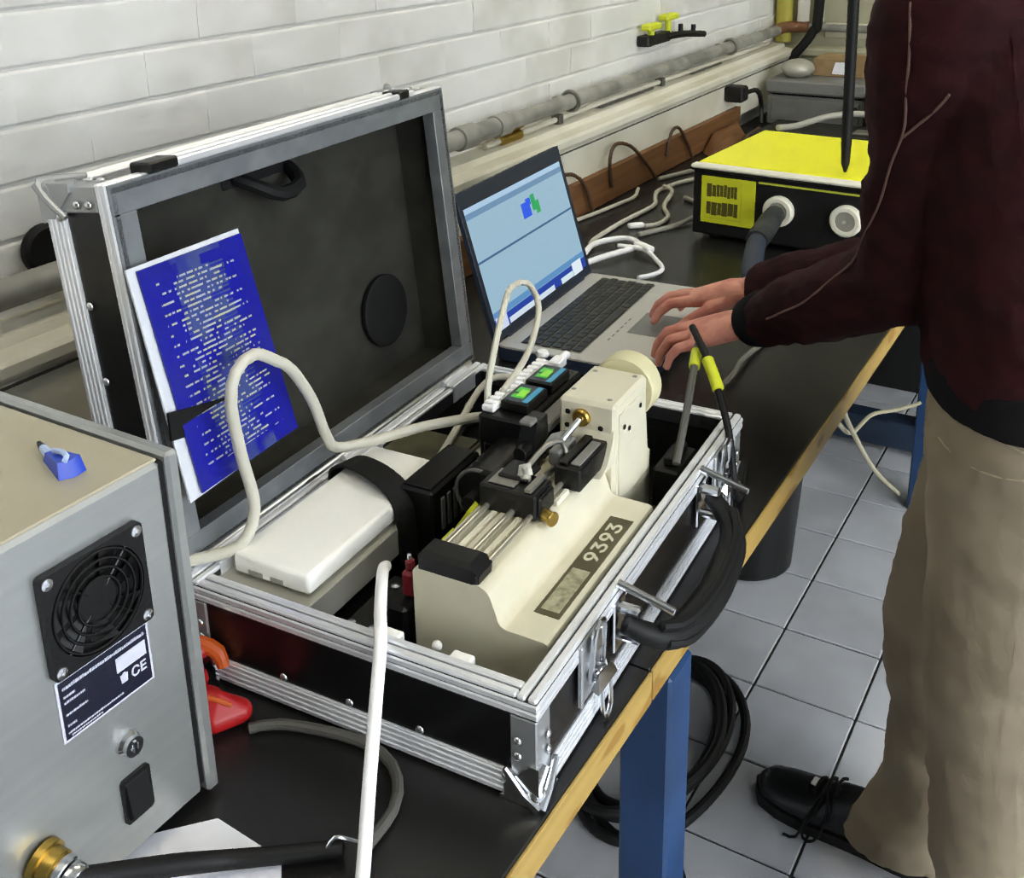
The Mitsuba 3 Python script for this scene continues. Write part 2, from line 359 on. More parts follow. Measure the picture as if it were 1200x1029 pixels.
# ------------------------------------------------------------------ workbench
EX, ZT = -.364, .75
tb = thing('workbench', 'long black topped workbench with a yellow wooden edge and blue steel legs', 'workbench')
JY = .855
add('tabletop', box(-1.235, EX - .004, JY + .0015, 3.95, .712, ZT, .0015), 'table_laminate', tb, label='black laminate top, far length')
add('tabletop', box(-1.235, EX - .004, -.6, JY - .0015, .712, ZT, .0015), 'table_laminate', tb, label='black laminate top, near length')
add('edge_strip', box(EX - .0035, EX, JY + .0015, 3.95, .712, ZT - .0005, .001), 'edge_wood', tb, label='yellow wooden edge')
add('edge_strip', box(EX - .0035, EX, -.6, JY - .0015, .712, ZT - .0005, .001), 'edge_wood', tb, label='yellow wooden edge')
def leg_at(y, x=-.39, w=.03):
    add('leg', box(x - w, x + w, y - .03, y + .03, 0, .711, .004), 'steel_blue_paint', tb)
for y in (.925, .54, 2.62): leg_at(y)
for y in (.925, 2.62): leg_at(y, -1.15)
add('rail', box(-1.12, -.42, .905, .945, .64, .705, .003), 'steel_blue_paint', tb)
add('rail', box(-1.12, -.42, 2.60, 2.64, .64, .705, .003), 'steel_blue_paint', tb)
fr = thing('floor_beam', 'dark blue steel beam lying low across the floor under the far bench end', 'beam')
add('beam', box(-1.1, -.28, 2.86, 2.93, .02, .10, .004), 'dark_blue_paint', fr)
for x in (-1.0, -.35): add('foot', box(x - .03, x + .03, 2.85, 2.94, 0, .02, .002), 'black_plastic', fr)
u = thing('blue_post', 'dark blue steel post beside the khaki trousers at the far bench end', 'post')
add('post', box(-.455, -.395, 2.86, 2.92, .1, .711, .004), 'dark_blue_paint', u)
sh = thing('low_cabinet', 'black low cabinet with a pale shelf edge in the shade under the far bench', 'cabinet')
add('body', box(-1.15, -.40, 3.3, 3.75, .0, .66, .004), 'black_matte', sh)
add('shelf_edge', box(-1.15, -.36, 3.25, 3.298, .36, .378, .002), 'grey_steel', sh)
b = thing('waste_bin', 'black round waste bin on the floor under the workbench edge', 'waste bin')
add('bin', orient(lathe([(.10, 0), (.108, .006), (.125, .30), (.13, .31), (.13, .318), (.12, .318), (.104, .02), (0, .02)], 36), (-.705, 2.19, .0), (0, 0, 1)), 'black_plastic', b)
# cable coil hanging behind the leg
coil = thing('cable_coil', 'coil of thick black cable lying on the tiles behind the bench leg', 'cable')
for k, (rx_, ry_, cx_, cy_, z_) in enumerate([(.13, .235, -.625, 1.52, .012), (.115, .22, -.640, 1.53, .034), (.125, .21, -.65, 1.50, .056), (.10, .19, -.645, 1.54, .012)]):
    a = np.linspace(0, 2 * np.pi, 40)
    add('loop', tube([(cx_ + rx_ * math.cos(t) * (1 + .04 * math.sin(3 * t + k)), cy_ + ry_ * math.sin(t), z_ + .004 * math.sin(2 * t + k)) for t in a], .0095, 10, ends=False), 'black_rubber', coil)
add('floor_cable', tube([(-.70, 1.36, .009), (-.62, 1.30, .009), (-.52, 1.31, .009), (-.46, 1.2, .009), (-.50, 1.0, .009)], .008, 10), 'black_rubber', label='short black cable end curling on the tiles near the bench leg', cat='cable')
add('hanging_cord', tube([(-.39, 1.665, .706), (-.405, 1.83, .575), (-.43, 2.203, .30), (-.445, 2.60, .035), (-.445, 2.64, .008)], .0048, 8), 'pale_wire', label='pale cord slanting from the bench edge down to the tiles', cat='cord', group='pale cords under the bench')
add('hanging_cord', tube([(-.40, 1.62, .706), (-.41, 1.75, .62), (-.44, 2.0, .48), (-.446, 2.2, .430), (-.436, 2.4, .357), (-.418, 2.53, .318), (-.412, 2.583, .303)], .0045, 8), 'pale_wire', label='pale cord swinging from the bench edge behind the khaki trousers', cat='cord', group='pale cords under the bench')

# ------------------------------------------------------------------ steel instrument cabinet (left foreground)
pc = thing('instrument_cabinet', 'beige and grey steel instrument cabinet with a black fan grille in the left foreground', 'instrument cabinet')
PX = -.635
add('body', box(-1.10, PX, .0, .5045, .762, 1.0865, .004), 'cabinet_steel', pc)
add('top_panel', box(-1.098, PX - .003, .002, .5035, 1.0855, 1.0885, .001), 'cabinet_top', pc, label='beige top')
add('end_cover', box(-1.102, PX + .001, .5095, .5225, .756, 1.0895, .003), 'cabinet_steel', pc, label='flat steel end cover')
add('seal', box(-1.095, PX - .004, .503, .511, .766, 1.083, .001), 'black_rubber', pc, label='black gap seal')
for x in (-1.06, -.68):
    for y in (.04, .47): add('foot', cyl((x, y, .7505), (x, y, .763), .014), 'black_rubber', pc)
fy, fz = .4285, 1.008
fan = add('fan_guard', yz_prism(rrect(fy - .0455, fy + .0455, fz - .0435, fz + .0435, .004).difference(sg.Point(fy, fz).buffer(.0415)), PX + .0005, PX + .007), 'black_plastic', pc)
for r in (.0395, .0325, .0255, .0185):
    add('ring', tube([(PX + .0065, fy + r * math.cos(a), fz + r * math.sin(a)) for a in np.linspace(0, 2 * np.pi, 40)], .0012, 6, smooth=False, ends=False), 'black_plastic', fan)
for k in range(4):
    a = math.pi / 4 + k * math.pi / 2
    add('spoke', tube([(PX + .005, fy + .012 * math.cos(a), fz + .012 * math.sin(a)), (PX + .005, fy + .043 * math.cos(a), fz + .043 * math.sin(a))], .0013, 6, smooth=False), 'black_plastic', fan)
add('hub', orient(lathe([(.017, 0), (.017, .003), (.015, .004)], 28), (PX + .002, fy, fz), (1, 0, 0)), 'black_matte', fan)
add('well', orient(lathe([(.042, 0), (.042, .0008)], 36), (PX + .0003, fy, fz), (1, 0, 0)), 'black_matte', fan)
for k in range(7):
    a = k * 2 * math.pi / 7
    m = prism(sg.Polygon([(.016 * math.cos(-.3), .016 * math.sin(-.3)), (.039 * math.cos(-.25), .039 * math.sin(-.25)), (.040 * math.cos(.35), .040 * math.sin(.35)), (.017 * math.cos(.2), .017 * math.sin(.2))]), .001)
    m.apply_transform(trimesh.transformations.rotation_matrix(a, [0, 0, 1])); m.apply_transform(trimesh.transformations.rotation_matrix(.3, [math.cos(a), math.sin(a), 0]))
    add('blade', orient(m, (PX + .0026, fy, fz), (1, 0, 0)), 'black_plastic', fan)
scr = ply(lathe([(.0047, 0), (.0047, .0012), (.0020, .0018), (.0015, .0006), (0, .0006)], 14), 'chrome', smooth=30)
for sy in (-1, 1):
    for sz in (-1, 1): add('screw', scr, None, pc, to_world=at((PX + .0068, fy + sy * .0395, fz + sz * .0375), (1, 0, 0)))
# rating label: navy plate with a pale border, lines of small print, a white field and the CE mark
lb = add('rating_label', yz_prism(sg.box(.385, .907, .4705, .961), PX + .0002, PX + .0012), 'label_white', pc, label='navy rating plate with pale print')
add('plate', yz_prism(sg.box(.3872, .909, .4683, .959), PX + .001, PX + .0016), 'label_navy', lb, smooth=False)
def lines(y0, y1, z, h, n, mat='label_white', parent=lb, x=PX + .0014):
    ms = []; y = y0
    while y < y1:
        w_ = rng.uniform(.0008, .0022); ms.append(yz_prism(sg.box(y, z, min(y + w_, y1), z + h * rng.uniform(.7, 1)), x, x + .0006)); y += w_ + .0006
    add('print', cat(ms), mat, parent, smooth=False, kind='stuff')
for (y0, y1, z, h) in ((.390, .4655, .9515, .003), (.390, .4, .9445, .0022), (.390, .408, .9395, .0022), (.390, .409, .929, .0022), (.390, .398, .9195, .0020), (.3895, .44, .9135, .0017), (.392, .42, .9105, .0015)):
    lines(y0, y1, z, h, 10)
add('field', yz_prism(sg.box(.437, .934, .4655, .947), PX + .0014, PX + .002), 'label_white', lb, smooth=False)
ce = meshkit.text_mesh('CE', .0085, .0005, True)
V = ce.vertices.copy(); ce.vertices = np.stack([PX + .0016 + V[:, 2], .449 + V[:, 0], .9215 + V[:, 1]], 1)
add('ce_mark', ce, 'label_white', lb, smooth=False)
add('bin_mark', yz_prism(sg.Polygon([(.440, .9225), (.4455, .9225), (.4465, .930), (.4445, .930), (.4445, .9312), (.4415, .9312), (.4415, .930), (.439, .930)]), PX + .0015, PX + .002), 'label_white', lb, smooth=False)
add('lock', cat(orient(lathe([(.0105, 0), (.0105, .003), (.0085, .006), (.0085, .010), (.004, .010), (.003, .007)], 24), (PX, .437, .868), (1, 0, 0)), box(PX + .009, PX + .0115, .4355, .4385, .862, .874, .0005)), 'chrome', pc, label='round chrome lock')
sw = add('switch', yz_prism(rrect(.4245, .4525, .795, .838, .004), PX, PX + .003), 'black_plastic', pc, label='black rocker switch')
add('rocker', hull([(PX + .003, y, z) for y in (.4275, .4495) for z in (.799, .834)] + [(PX + .0075, y, .802) for y in (.428, .449)] + [(PX + .004, y, .832) for y in (.428, .449)]), 'black_matte', sw)
add('power_gland', cat(orient(lathe([(.017, 0), (.017, .006), (.0145, .007), (.0145, .016), (.0125, .017), (.0125, .024)], 28), (PX, .352, .828), (1, .15, -.25)),), 'brass', pc, label='brass gland')
add('gland_ring', cat(orient(lathe([(.0125, .018), (.0138, .019), (.0138, .024), (.0125, .025)], 28), (PX, .352, .828), (1, .15, -.25)), orient(lathe([(.0115, .026), (.0128, .027), (.0128, .032), (.011, .036)], 28), (PX, .352, .828), (1, .15, -.25))), 'chrome', pc)
add('black_lead', tube([(PX + .030, .356, .821), (-.594, .385, .806), (-.583, .425, .782), (-.567, .460, .763), (-.531, .490, .760), (-.492, .520, .760)], [.0085, .0085, .0075, .007], 12), 'black_rubber', label='black lead running from the brass gland over the white paper', cat='cable')
add('wire_link', tube([(-.500, .510, .765), (-.496, .516, .773), (-.489, .522, .770), (-.483, .525, .768), (-.476, .531, .764)], .0016, 6), 'chrome', label='thin silver wire link between the black lead and the upright white cable', cat='wire')
pm = box(-.62, -.52, .35, .50, .7505, .7513, 0); 
add('paper_sheet', prism(sg.Polygon([(-.6115, .4965), (-.535, .4925), (-.47, .42), (-.60, .35), (-.70, .40)]), .0008).apply_translation([0, 0, .7505]), 'paper', smooth=False, label='white sheet of paper under the black lead at the bottom left', cat='paper')
mk = thing('marker_cap', 'small blue and pale marker clip lying on the beige cabinet top', 'marker')
mm = cat(box(-.020, .016, -.010, .010, 0, .011, .004))
A = trimesh.transformations.translation_matrix((-.688, .456, 1.0887)) @ trimesh.transformations.rotation_matrix(math.radians(-12), [0, 0, 1])
add('body', xf(hull([(x, y, z) for x, y, z in [(-.024, -.005, 0), (-.024, .006, 0), (.016, -.011, 0), (.020, 0, 0), (.016, .011, 0), (-.02, -.004, .008), (-.02, .005, .008), (.013, -.009, .013), (.016, 0, .013), (.013, .009, .013)]]), A), 'blue_plastic', mk, smooth=50)
add('stripe', xf(tube([(-.010, -.001, .0125), (0, .001, .0140), (.010, 0, .0145), (.015, -.004, .0135)], .0022, 8), A), 'pale_blue_plastic', mk)
add('nib', xf(cat(tube([(-.022, 0, .004), (-.036, .001, .005)], [.0045, .003], 8, smooth=False)), A), 'pale_blue_plastic', mk)
add('nib_tip', xf(tube([(-.036, .001, .005), (-.045, .002, .006)], [.0034, .0016], 8, smooth=False), A), 'black_plastic', mk)

# ------------------------------------------------------------------ flight case, base and lid
A0, YAW = np.array([-.380, .645, .75]), 3.2
MC = trimesh.transformations.translation_matrix(A0) @ trimesh.transformations.rotation_matrix(math.radians(YAW), [0, 0, 1])
CW, CL, CHh = .39, .585, .111
fc = thing('flight_case', 'open black and aluminium flight case standing on the bench with its lid up', 'flight case')
def mapped(mat):
    def f(m):
        m = m.copy(); m.apply_transform(mat)
        return m
    return f
MB = MC @ trimesh.transformations.translation_matrix((-CW, 0, .005))           # generic x 0..CW -> case local -CW..0
th = math.radians(5.5)
ML = np.eye(4); ML[:3, 0] = [-math.sin(th), 0, math.cos(th)]; ML[:3, 2] = [math.cos(th), 0, math.sin(th)]
LH = .090
ML[:3, 3] = np.array([-CW - .004, .007, .119]) - LH * ML[:3, 2]; ML[:3, 1] = [0, .988, 0]
ML = MC @ ML
rivet = ply(dome(.0042, .0026), 'chrome', smooth=60)
def shell(root, mat, h, inner_floor, lid=False):
    f = mapped(mat); W, L, t = CW, CL, .007
    P = lambda n, m, mt, **k: add(n, f(m), mt, root, **k)
    for n, b in (('side_panel', (0, t, 0, L, 0, h)), ('side_panel', (W - t, W, 0, L, 0, h)), ('side_panel', (t, W - t, 0, t, 0, h)), ('side_panel', (t, W - t, L - t, L, 0, h))):
        P(n, box(*b, .0008), 'black_laminate_case')
    P('base_panel', box(t, W - t, t, L - t, .003, .012, 0), 'black_laminate_case')
    q = .008
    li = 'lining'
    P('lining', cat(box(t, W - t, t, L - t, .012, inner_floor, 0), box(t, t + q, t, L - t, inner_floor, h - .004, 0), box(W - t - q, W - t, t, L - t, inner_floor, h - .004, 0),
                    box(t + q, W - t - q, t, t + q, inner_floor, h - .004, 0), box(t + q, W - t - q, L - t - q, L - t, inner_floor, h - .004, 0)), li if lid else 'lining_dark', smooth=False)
    o = .0022
    # rim extrusions with raised ridges, on the four edges of the opening
    def rail(n, x0, x1, y0, y1, z0, z1, ax, out):
        ms = []
        if lid:
            P(n, box(x0, x1, y0, y1, z0, z1, .0008), 'lid_frame')
        else: P(n, box(x0, x1, y0, y1, z0, z1 - .0012, .0008), 'groove')
        if lid: pass
        elif ax == 'y':
            for k in (.23, .77): xx = x0 + k * (x1 - x0); ms.append(box(xx - .0042, xx + .0042, y0, y1, z1 - .003, z1 + .0024, .0016))
            pass
        if ax == 'y':
            xo = x0 if out < 0 else x1
            for k in (.3, .7): zz = z0 + k * (z1 - z0); ms.append(box(xo - .0018, xo + .0018, y0, y1, zz - .0036, zz + .0036, .0014))
        else:
            for k in (() if lid else (.23, .77)): yy = y0 + k * (y1 - y0); ms.append(box(x0, x1, yy - .0042, yy + .0042, z1 - .003, z1 + .0024, .0016))
            yo = y0 if out < 0 else y1
            for k in (.3, .7): zz = z0 + k * (z1 - z0); ms.append(box(-o - .0018, W + o + .0018, yo - .0018, yo + .0018, zz - .0036, zz + .0036, .0014))
        P('rail_ridge', cat(ms), 'alu')
    rw, rh = .0175, .020
    if lid: rw, rh = .027, .018
    rail('rim_rail', -o, rw, -o, L + o, h - rh, h, 'y', -1); rail('rim_rail', W - rw, W + o, -o, L + o, h - rh, h, 'y', 1)
    rail('rim_rail', rw, W - rw, -o, rw, h - rh, h, 'x', -1); rail('rim_rail', rw, W - rw, L - rw, L + o, h - rh, h, 'x', 1)
    # bottom angle extrusions with fine ridges
    def angle(x0, x1, y0, y1, ax):
        ms = [box(x0, x1, y0, y1, -.001, .026, .0008)]
        for k in range(4):
            z = .004 + k * .006
            ms.append(box(x0 - .0012, x1 + .0012, y0, y1, z - .0013, z + .0013, .0006) if ax == 'y' else box(x0, x1, y0 - .0012, y1 + .0012, z - .0013, z + .0013, .0006))
        P('edge_rail', cat(ms), 'alu')
    angle(-o, .004, .02, L - .02, 'y'); angle(W - .004, W + o, .02, L - .02, 'y'); angle(.02, W - .02, -o, .004, 'x'); angle(.02, W - .02, L - .004, L + o, 'x')
    for sx in (0, 1):
        for sy in (0, 1):
            X = lambda a: a if sx == 0 else W - a
            Y = lambda a: a if sy == 0 else L - a
            P('corner_rail', cat(box(X(-o), X(.024), Y(-o), Y(.002), .02, h - rh), box(X(-o), X(.002), Y(-o), Y(.024), .02, h - rh)), 'alu_dull')
            # pressed corner guard: folded plates with a raised diagonal rib and a rounded nose
            g = [hull([(X(a), Y(b), z) for a in (-.0045, .030) for b in (-.0045, -.001) for z in (-.0035, .012)] + [(X(-.0045), Y(b), .040) for b in (-.0045, -.001)] + [(X(.004), Y(b), .040) for b in (-.0045, -.001)]),
                 hull([(X(b), Y(a), z) for a in (-.0045, .030) for b in (-.0045, -.001) for z in (-.0035, .012)] + [(X(b), Y(-.0045), .040) for b in (-.0045, -.001)] + [(X(b), Y(.004), .040) for b in (-.0045, -.001)]),
                 hull([(X(a), Y(b), z) for a, b in ((-.0045, -.0045), (.034, -.0045), (-.0045, .034)) for z in (-.0045, -.0005)]),
                 tube([(X(.028), Y(-.0055), .030), (X(.010), Y(-.0065), .010), (X(-.004), Y(-.005), -.001)], [.0030, .0042, .0055], 8, smooth=False),
                 tube([(X(-.0055), Y(.028), .030), (X(-.0065), Y(.010), .010), (X(-.005), Y(-.004), -.001)], [.0030, .0042, .0055], 8, smooth=False),
                 xf(trimesh.creation.icosphere(2, .0095), loc=(X(.002), Y(.002), .0065))]
            P('corner_guard', cat(g), 'chrome' if not lid else 'alu_dull')
            for a, z in ((.016, .046), (.016, .062), (.028, .020)):
                for n, pp in (((0, -1 if sy == 0 else 1, 0), (X(a), Y(-o - .0016), z)), ((-1 if sx == 0 else 1, 0, 0), (X(-o - .0016), Y(a), z))):
                    wp = (mat @ np.append(pp, 1))[:3]; wn = mat[:3, :3] @ np.array(n)
                    add('rivet', rivet, None, root, to_world=at(wp, wn))
    for k in (.3, .5, .7):
        for sy in (0, 1):
            y, ny = (-.0015, -1) if sy == 0 else (L + .0015, 1)
            for z in (.032,):
                wp = (mat @ np.array([W * k, y, z, 1]))[:3]; add('rivet', rivet, None, root, to_world=at(wp, mat[:3, :3] @ np.array([0, ny, 0])))
shell(fc, MB, CHh - .005, .016)
lid = add('lid', mapped(ML)(box(.004, CW - .004, .004, CL - .004, .0005, .0028, 0)), 'black_laminate_case', fc, label='raised lid with a grey lining')
shell(lid, ML, LH, .018, True)
B = lambda m: xf(m, MC)
# hinge rail between base and lid
add('hinge_rail', B(cat(box(-CW - .007, -CW - .001, .01, CL - .01, .104, .116), cyl((-CW - .004, .012, .1165), (-CW - .004, CL - .012, .1165), .0045))), 'chrome', fc)
for y in (.06, .29, .52):
    add('hinge', B(cat(box(-CW + .0165, -CW + .019, y - .03, y + .03, .092, .118), box(-CW - .001, -CW + .018, y - .03, y + .03, .1145, .117), cyl((-CW + .002, y - .03, .118), (-CW + .002, y + .03, .118), .004))), 'alu', fc)
# front latches (butterfly) and handle
for y in (.105, .492):
    la = add('latch_plate', B(cat(box(.0022, .005, y - .026, y + .026, .044, .110, .001), box(.004, .0075, y - .026, y - .021, .044, .110), box(.004, .0075, y + .021, y + .026, .044, .110))), 'alu_dull', fc)
    add('wing', B(cat(cyl((.005, y, .068), (.017, y, .068), .010), hull([(.014, y - .022, .066), (.021, y - .020, .060), (.019, y - .014, .078), (.017, y + .022, .068), (.023, y + .020, .060), (.019, y + .010, .076)]))), 'chrome', la)
    add('loop', B(cat(tube([(.010, y - .013, .066), (.012, y - .012, .10), (.013, y - .009, .121), (.013, y + .009, .121), (.012, y + .012, .10), (.010, y + .013, .066)], .0028, 8), box(.008, .0125, y - .010, y + .010, .092, .114, .001))), 'chrome', la)
    add('hasp', B(tube([(.0075, y + .024, .064), (.012, y + .028, .040), (.012, y + .030, .012), (.012, y + .020, .004), (.012, y + .012, .014), (.010, y + .012, .045)], .0024, 8)), 'chrome', la)
for y in (.172, .420):
    add('handle_mount', B(cat(box(.0022, .006, y - .014, y + .014, .048, .104), tube([(.006, y, .094), (.026, y, .094)], .006, 10, smooth=False), tube([(.006, y, .062), (.026, y, .062)], .005, 10, smooth=False))), 'chrome', fc)
    add('handle_pin', B(cyl((.0, y + .006, .116), (.058, y + .010, .098), .0042)), 'chrome', fc)
hp = np.array([(.014, .165, .082), (.040, .180, .066), (.054, .215, .054), (.060, .296, .048), (.054, .380, .054), (.040, .412, .066), (.014, .428, .082)])
add('handle', B(cat(tube(hp, [.010, .0135, .0165, .017, .0165, .0135, .010], 14), tube(hp[1:-1] + [.006, 0, .014], .0055, 8), tube(hp[1:-1] + [.012, 0, -.004], .0055, 8))), 'black_rubber', fc, label='black rubber carrying handle')
# lid fittings: pull strap, black pad, spine rail and top fasteners
Lm = lambda m: xf(m, ML)
add('pull_strap', Lm(tube([(.345, .235, .022), (.335, .245, .040), (.318, .275, .052), (.322, .310, .050), (.335, .325, .030), (.340, .328, .02)], [.008, .009, .009, .008], 8)), 'black_matte', lid)
add('strap_tab', Lm(box(.335, .365, .215, .335, .0185, .021)), 'black_matte', lid)
add('round_pad', Lm(orient(lathe([(.046, 0), (.050, .003), (.050, .008), (.044, .010)], 32), (.105, .478, .0185), (0, 0, 1))), 'black_matte', lid)
add('lid_bar', Lm(cat(box(CW + .0022, CW + .012, .085, .515, .075, .083), box(CW + .0022, CW + .010, .085, .515, .088, .093))), 'alu', lid)
for y in (.06, .075, .49): add('lid_catch', Lm(box(CW + .002, CW + .013, y - .012, y + .012, .066, .094, .002)), 'black_plastic', lid)

# instruction card held in the lid by a black strap
cardt = thing('instruction_card', 'blue laminated instruction card covered in small pale print, tucked in the case lid', 'instruction card')
def card_fn(p, n, uv):
    u, v = uv.x, uv.y
    row = dr.floor(v * 44); rr = v * 44 - row
    r1 = mikit.cell_rand(row, 3, 1); r2 = mikit.cell_rand(row, 5, 2)
    inl = (rr > .30) & (rr < .72) & (v > .08) & (v < .93)
    word = noise(u * 55, row * 7.3, 2) > .42
    left = (u > .12) & (u < .12 + .32 * r1) & (row - 2 * dr.floor(row / 2) < 1)
    ctr = (dr.abs(u - .5 - .12 * (r2 - .5)) < .10 + .24 * r2)
    right = (u > .60 + .1 * r2) & (u < .88) & (row - 3 * dr.floor(row / 3) < 1)
    col = mix(lin('#171a8a'), lin('#1d2080'), noise(u * 6, v * 8, 1))
    bl = smoothstep(.35, .6, fbm(u * 5, v * 7, 4, 3)) * dr.select(dr.abs(u - .52) < .24, 1.0, 0.0)
    col = mix(col, lin('#4a5878'), bl * dr.select(inl | ctr, .6, .0))
    return dr.select(inl & word & (left | ctr | right), mix(lin('#8b94b4'), lin('#a09e86'), noise(u * 20, v * 20, 5)), col)
M('card_print', proc(card_fn), .3, spec=.5)
def quad_slab(pts, thick, nrm):
    pts = np.asarray(pts, float); n = np.asarray(nrm, float) * thick
    V = np.vstack([pts, pts - n]); F = [(0, 1, 2), (0, 2, 3), (6, 5, 4), (7, 6, 4), (1, 0, 4), (1, 4, 5), (2, 1, 5), (2, 5, 6), (3, 2, 6), (3, 6, 7), (0, 3, 7), (0, 7, 4)]
    return V, np.array(F)
# corners in case-local: bottom left, bottom right, top right, top left
CP = [wp for wp in [(-.383, .026, .196), (-.388, .181, .196), (-.414, .149, .427), (-.412, .006, .430)]]
n_c = np.cross(np.subtract(CP[1], CP[0]), np.subtract(CP[3], CP[0])); n_c /= np.linalg.norm(n_c)
V, F = quad_slab([np.array(p) + .003 * n_c for p in CP], .0018, n_c)
V = (MC @ np.vstack([V.T, np.ones(8)]))[:3].T
k = key_for(cardt + '__face'); scene[k] = ply((V[F].reshape(-1, 3), np.arange(36).reshape(-1, 3)), 'card_print', uv=np.array([(0, 0), (1, 0), (1, 1), (0, 1)] * 2, float)[F.ravel()])
bk = [np.array(p) for p in CP]; bk[0] = bk[0] + [0, -.014, -.004]; bk[3] = bk[3] + [0, -.010, .004]; bk[2] = bk[2] + [0, 0, .005]
V2, F2 = quad_slab([p for p in bk], .002, n_c); V2 = (MC @ np.vstack([V2.T, np.ones(8)]))[:3].T
add('backing', trimesh.Trimesh(V2, F2, process=False), 'card_edge', cardt, smooth=False, label='pale backing sheet showing along two edges')
add('card_strap', B(hull([(-.389, .004, .262), (-.389, .004, .291), (-.3915, .122, .236), (-.3915, .122, .266), (-.392, .004, .262), (-.392, .004, .291), (-.3945, .122, .236), (-.3945, .122, .266)])), 'black_matte', lid)

# ------------------------------------------------------------------ what lies in the case
add('tray', B(cat(box(-.380, -.258, .020, .390, .098, .103, .001), box(-.262, -.258, .020, .390, .070, .100, .001), box(-.380, -.378, .30, .390, .10, .112, .001))), 'tray_grey', fc, label='grey metal tray')
add('tray_plate', B(cat(box(-.372, -.268, .262, .385, .1035, .1065, .001), box(-.300, -.272, .335, .385, .106, .110, .001))), 'olive_plate', fc, label='olive plate')
ad = thing('power_adapter', 'long white power adapter lying on the tray inside the flight case', 'power adapter')
add('body', B(box(-.362, -.264, .036, .288, .1045, .130, .005)), 'white_plastic', ad, smooth=50)
add('socket', B(cat(box(-.340, -.322, .0352, .037, .110, .115, 0), box(-.312, -.296, .0352, .037, .110, .115, 0))), 'grey_cable_mat', ad)
prof = [(-.372, .232, .104), (-.366, .228, .128), (-.345, .224, .140), (-.310, .214, .143), (-.280, .205, .138), (-.262, .198, .128), (-.256, .196, .105), (-.254, .196, .06)]
def ribbon(pts, wv, thick):
    p = spline(pts, .006); wv = np.asarray(wv, float); t = np.gradient(p, axis=0); n = np.cross(t, wv); n /= np.linalg.norm(n, axis=1, keepdims=True)
    k = len(p); V = np.vstack([p - wv, p + wv, p + wv + n * thick, p - wv + n * thick]); F = []
    for i in range(k - 1):
        for a, b in ((0, 1), (1, 2), (2, 3), (3, 0)):
            q = [a * k + i, b * k + i, b * k + i + 1, a * k + i + 1]; F += [(q[0], q[1], q[2]), (q[0], q[2], q[3])]
    F += [(0, 2 * k, k), (0, 3 * k, 2 * k), (k - 1, 2 * k - 1, 3 * k - 1), (k - 1, 3 * k - 1, 4 * k - 1)]
    m = trimesh.Trimesh(V, F, process=False); m.fix_normals(); return m
add('adapter_strap', B(ribbon(prof, (.004, .015, 0), .003)), 'black_matte', label='black strap arching over the white power adapter', cat='strap')

lt = thing('bench_lathe', 'cream enamelled miniature lathe bolted inside the flight case', 'miniature lathe')
pf = [(-.165, .024), (-.165, .146), (-.162, .150)]
pf += [(-.094, .150)] + [(-.094 + .014 * math.sin(a), .136 + .014 * math.cos(a)) for a in np.linspace(.2, 1.35, 6)]
pf += [(-.0745, .122)] + [(-.064 - .0105 * math.cos(a), .1225 - .0105 * math.sin(a)) for a in np.linspace(.2, 1.45, 5)] + [(-.028, .1115), (-.0235, .110), (-.0215, .106), (-.0215, .024)]
bedm = xz_prism(pf, .070, .333)
add('bed', B(bedm), 'cream_enamel', lt, smooth=35, label='stepped cream bed')
hs = cat(box(-.138, -.069, .335, .432, .03, .219, .004))
# the column flares into the bed with a rounded gusset on its near face
gus = [(.30, .149)] + [(.336 - .036 * math.cos(a), .149 + .045 * (1 - math.sin(a)) * 0 + .045 * math.sin(a) * 0 + .045 * (1 - math.cos(a)) ** 1.6) for a in np.linspace(0, math.pi / 2, 8)] + [(.337, .149)]
gus = [(.296 + .0405 * t, .1495 + .040 * t ** 2.6) for t in np.linspace(0, 1, 9)] + [(.3365, .1495)]
gm = yz_prism(gus, -.128, -.0705)
add('headstock', B(hs), 'cream_enamel', lt, label='square cream headstock')
add('gusset', B(gm), 'cream_enamel', lt, smooth=40)
add('side_plate', B(cat(box(-.0695, -.0675, .345, .425, .085, .205, .001))), 'cream_enamel', lt)
add('foot_casting', B(cat(box(-.165, -.0695, .333, .45, .024, .118, .004), hull([(-.069, .345, z) for z in (.10, .17)] + [(-.069, .43, z) for z in (.10, .17)] + [(-.061, .36, .105), (-.061, .42, .105)]))), 'cream_enamel', lt)
add('belt_cover', B(orient(lathe([(.0365, 0), (.039, .004), (.039, .026), (.036, .030)], 40), (-.101, .436, .193), (0, 1, 0))), 'cream_yellowed', lt, label='round yellowed cover disc', smooth=40)
add('nose', B(cat(orient(lathe([(.0105, 0), (.0105, .004), (.0085, .006)], 24), (-.109, .3355, .199), (0, -1, 0)))), 'brass', lt)
add('spindle', B(cyl((-.109, .329, .199), (-.122, .285, .176), .0035)), 'chrome', lt)
hole = ply(dome(.0032, .0012), 'black_matte', smooth=40)
for (x, z) in ((-.126, .203), (-.086, .190), (-.122, .168), (-.127, .186)):
    add('bolt', hole, None, lt, to_world=T(MC) @ at((x, .3345, z), (0, -1, 0)))
for (y, z) in ((.357, .186), (.372, .178), (.405, .192)):
    add('bolt', hole, None, lt, to_world=T(MC) @ at((-.0665, y, z), (1, 0, 0)))
for (x, y) in ((-.130, .36), (-.128, .415), (-.082, .35), (-.080, .42)):
    add('bolt', {**hole, 'bsdf': ref('grey_steel')}, None, lt, to_world=T(MC) @ at((x, y, .2188), (0, 0, 1)))
for x, r in ((-.1485, .0034), (-.1195, .0034), (-.0985, .003)):
    add('guide_rod', B(cyl((x, .088, .1575), (x, .332, .1575), r)), 'rod_steel', lt)
for x0, x1 in ((-.143, -.136), (-.133, -.1255), (-.1145, -.1075), (-.1055, -.1025)):
    add('rib', B(box(x0, x1, .10, .24, .1495, .1535, .001)), 'cream_light', lt)
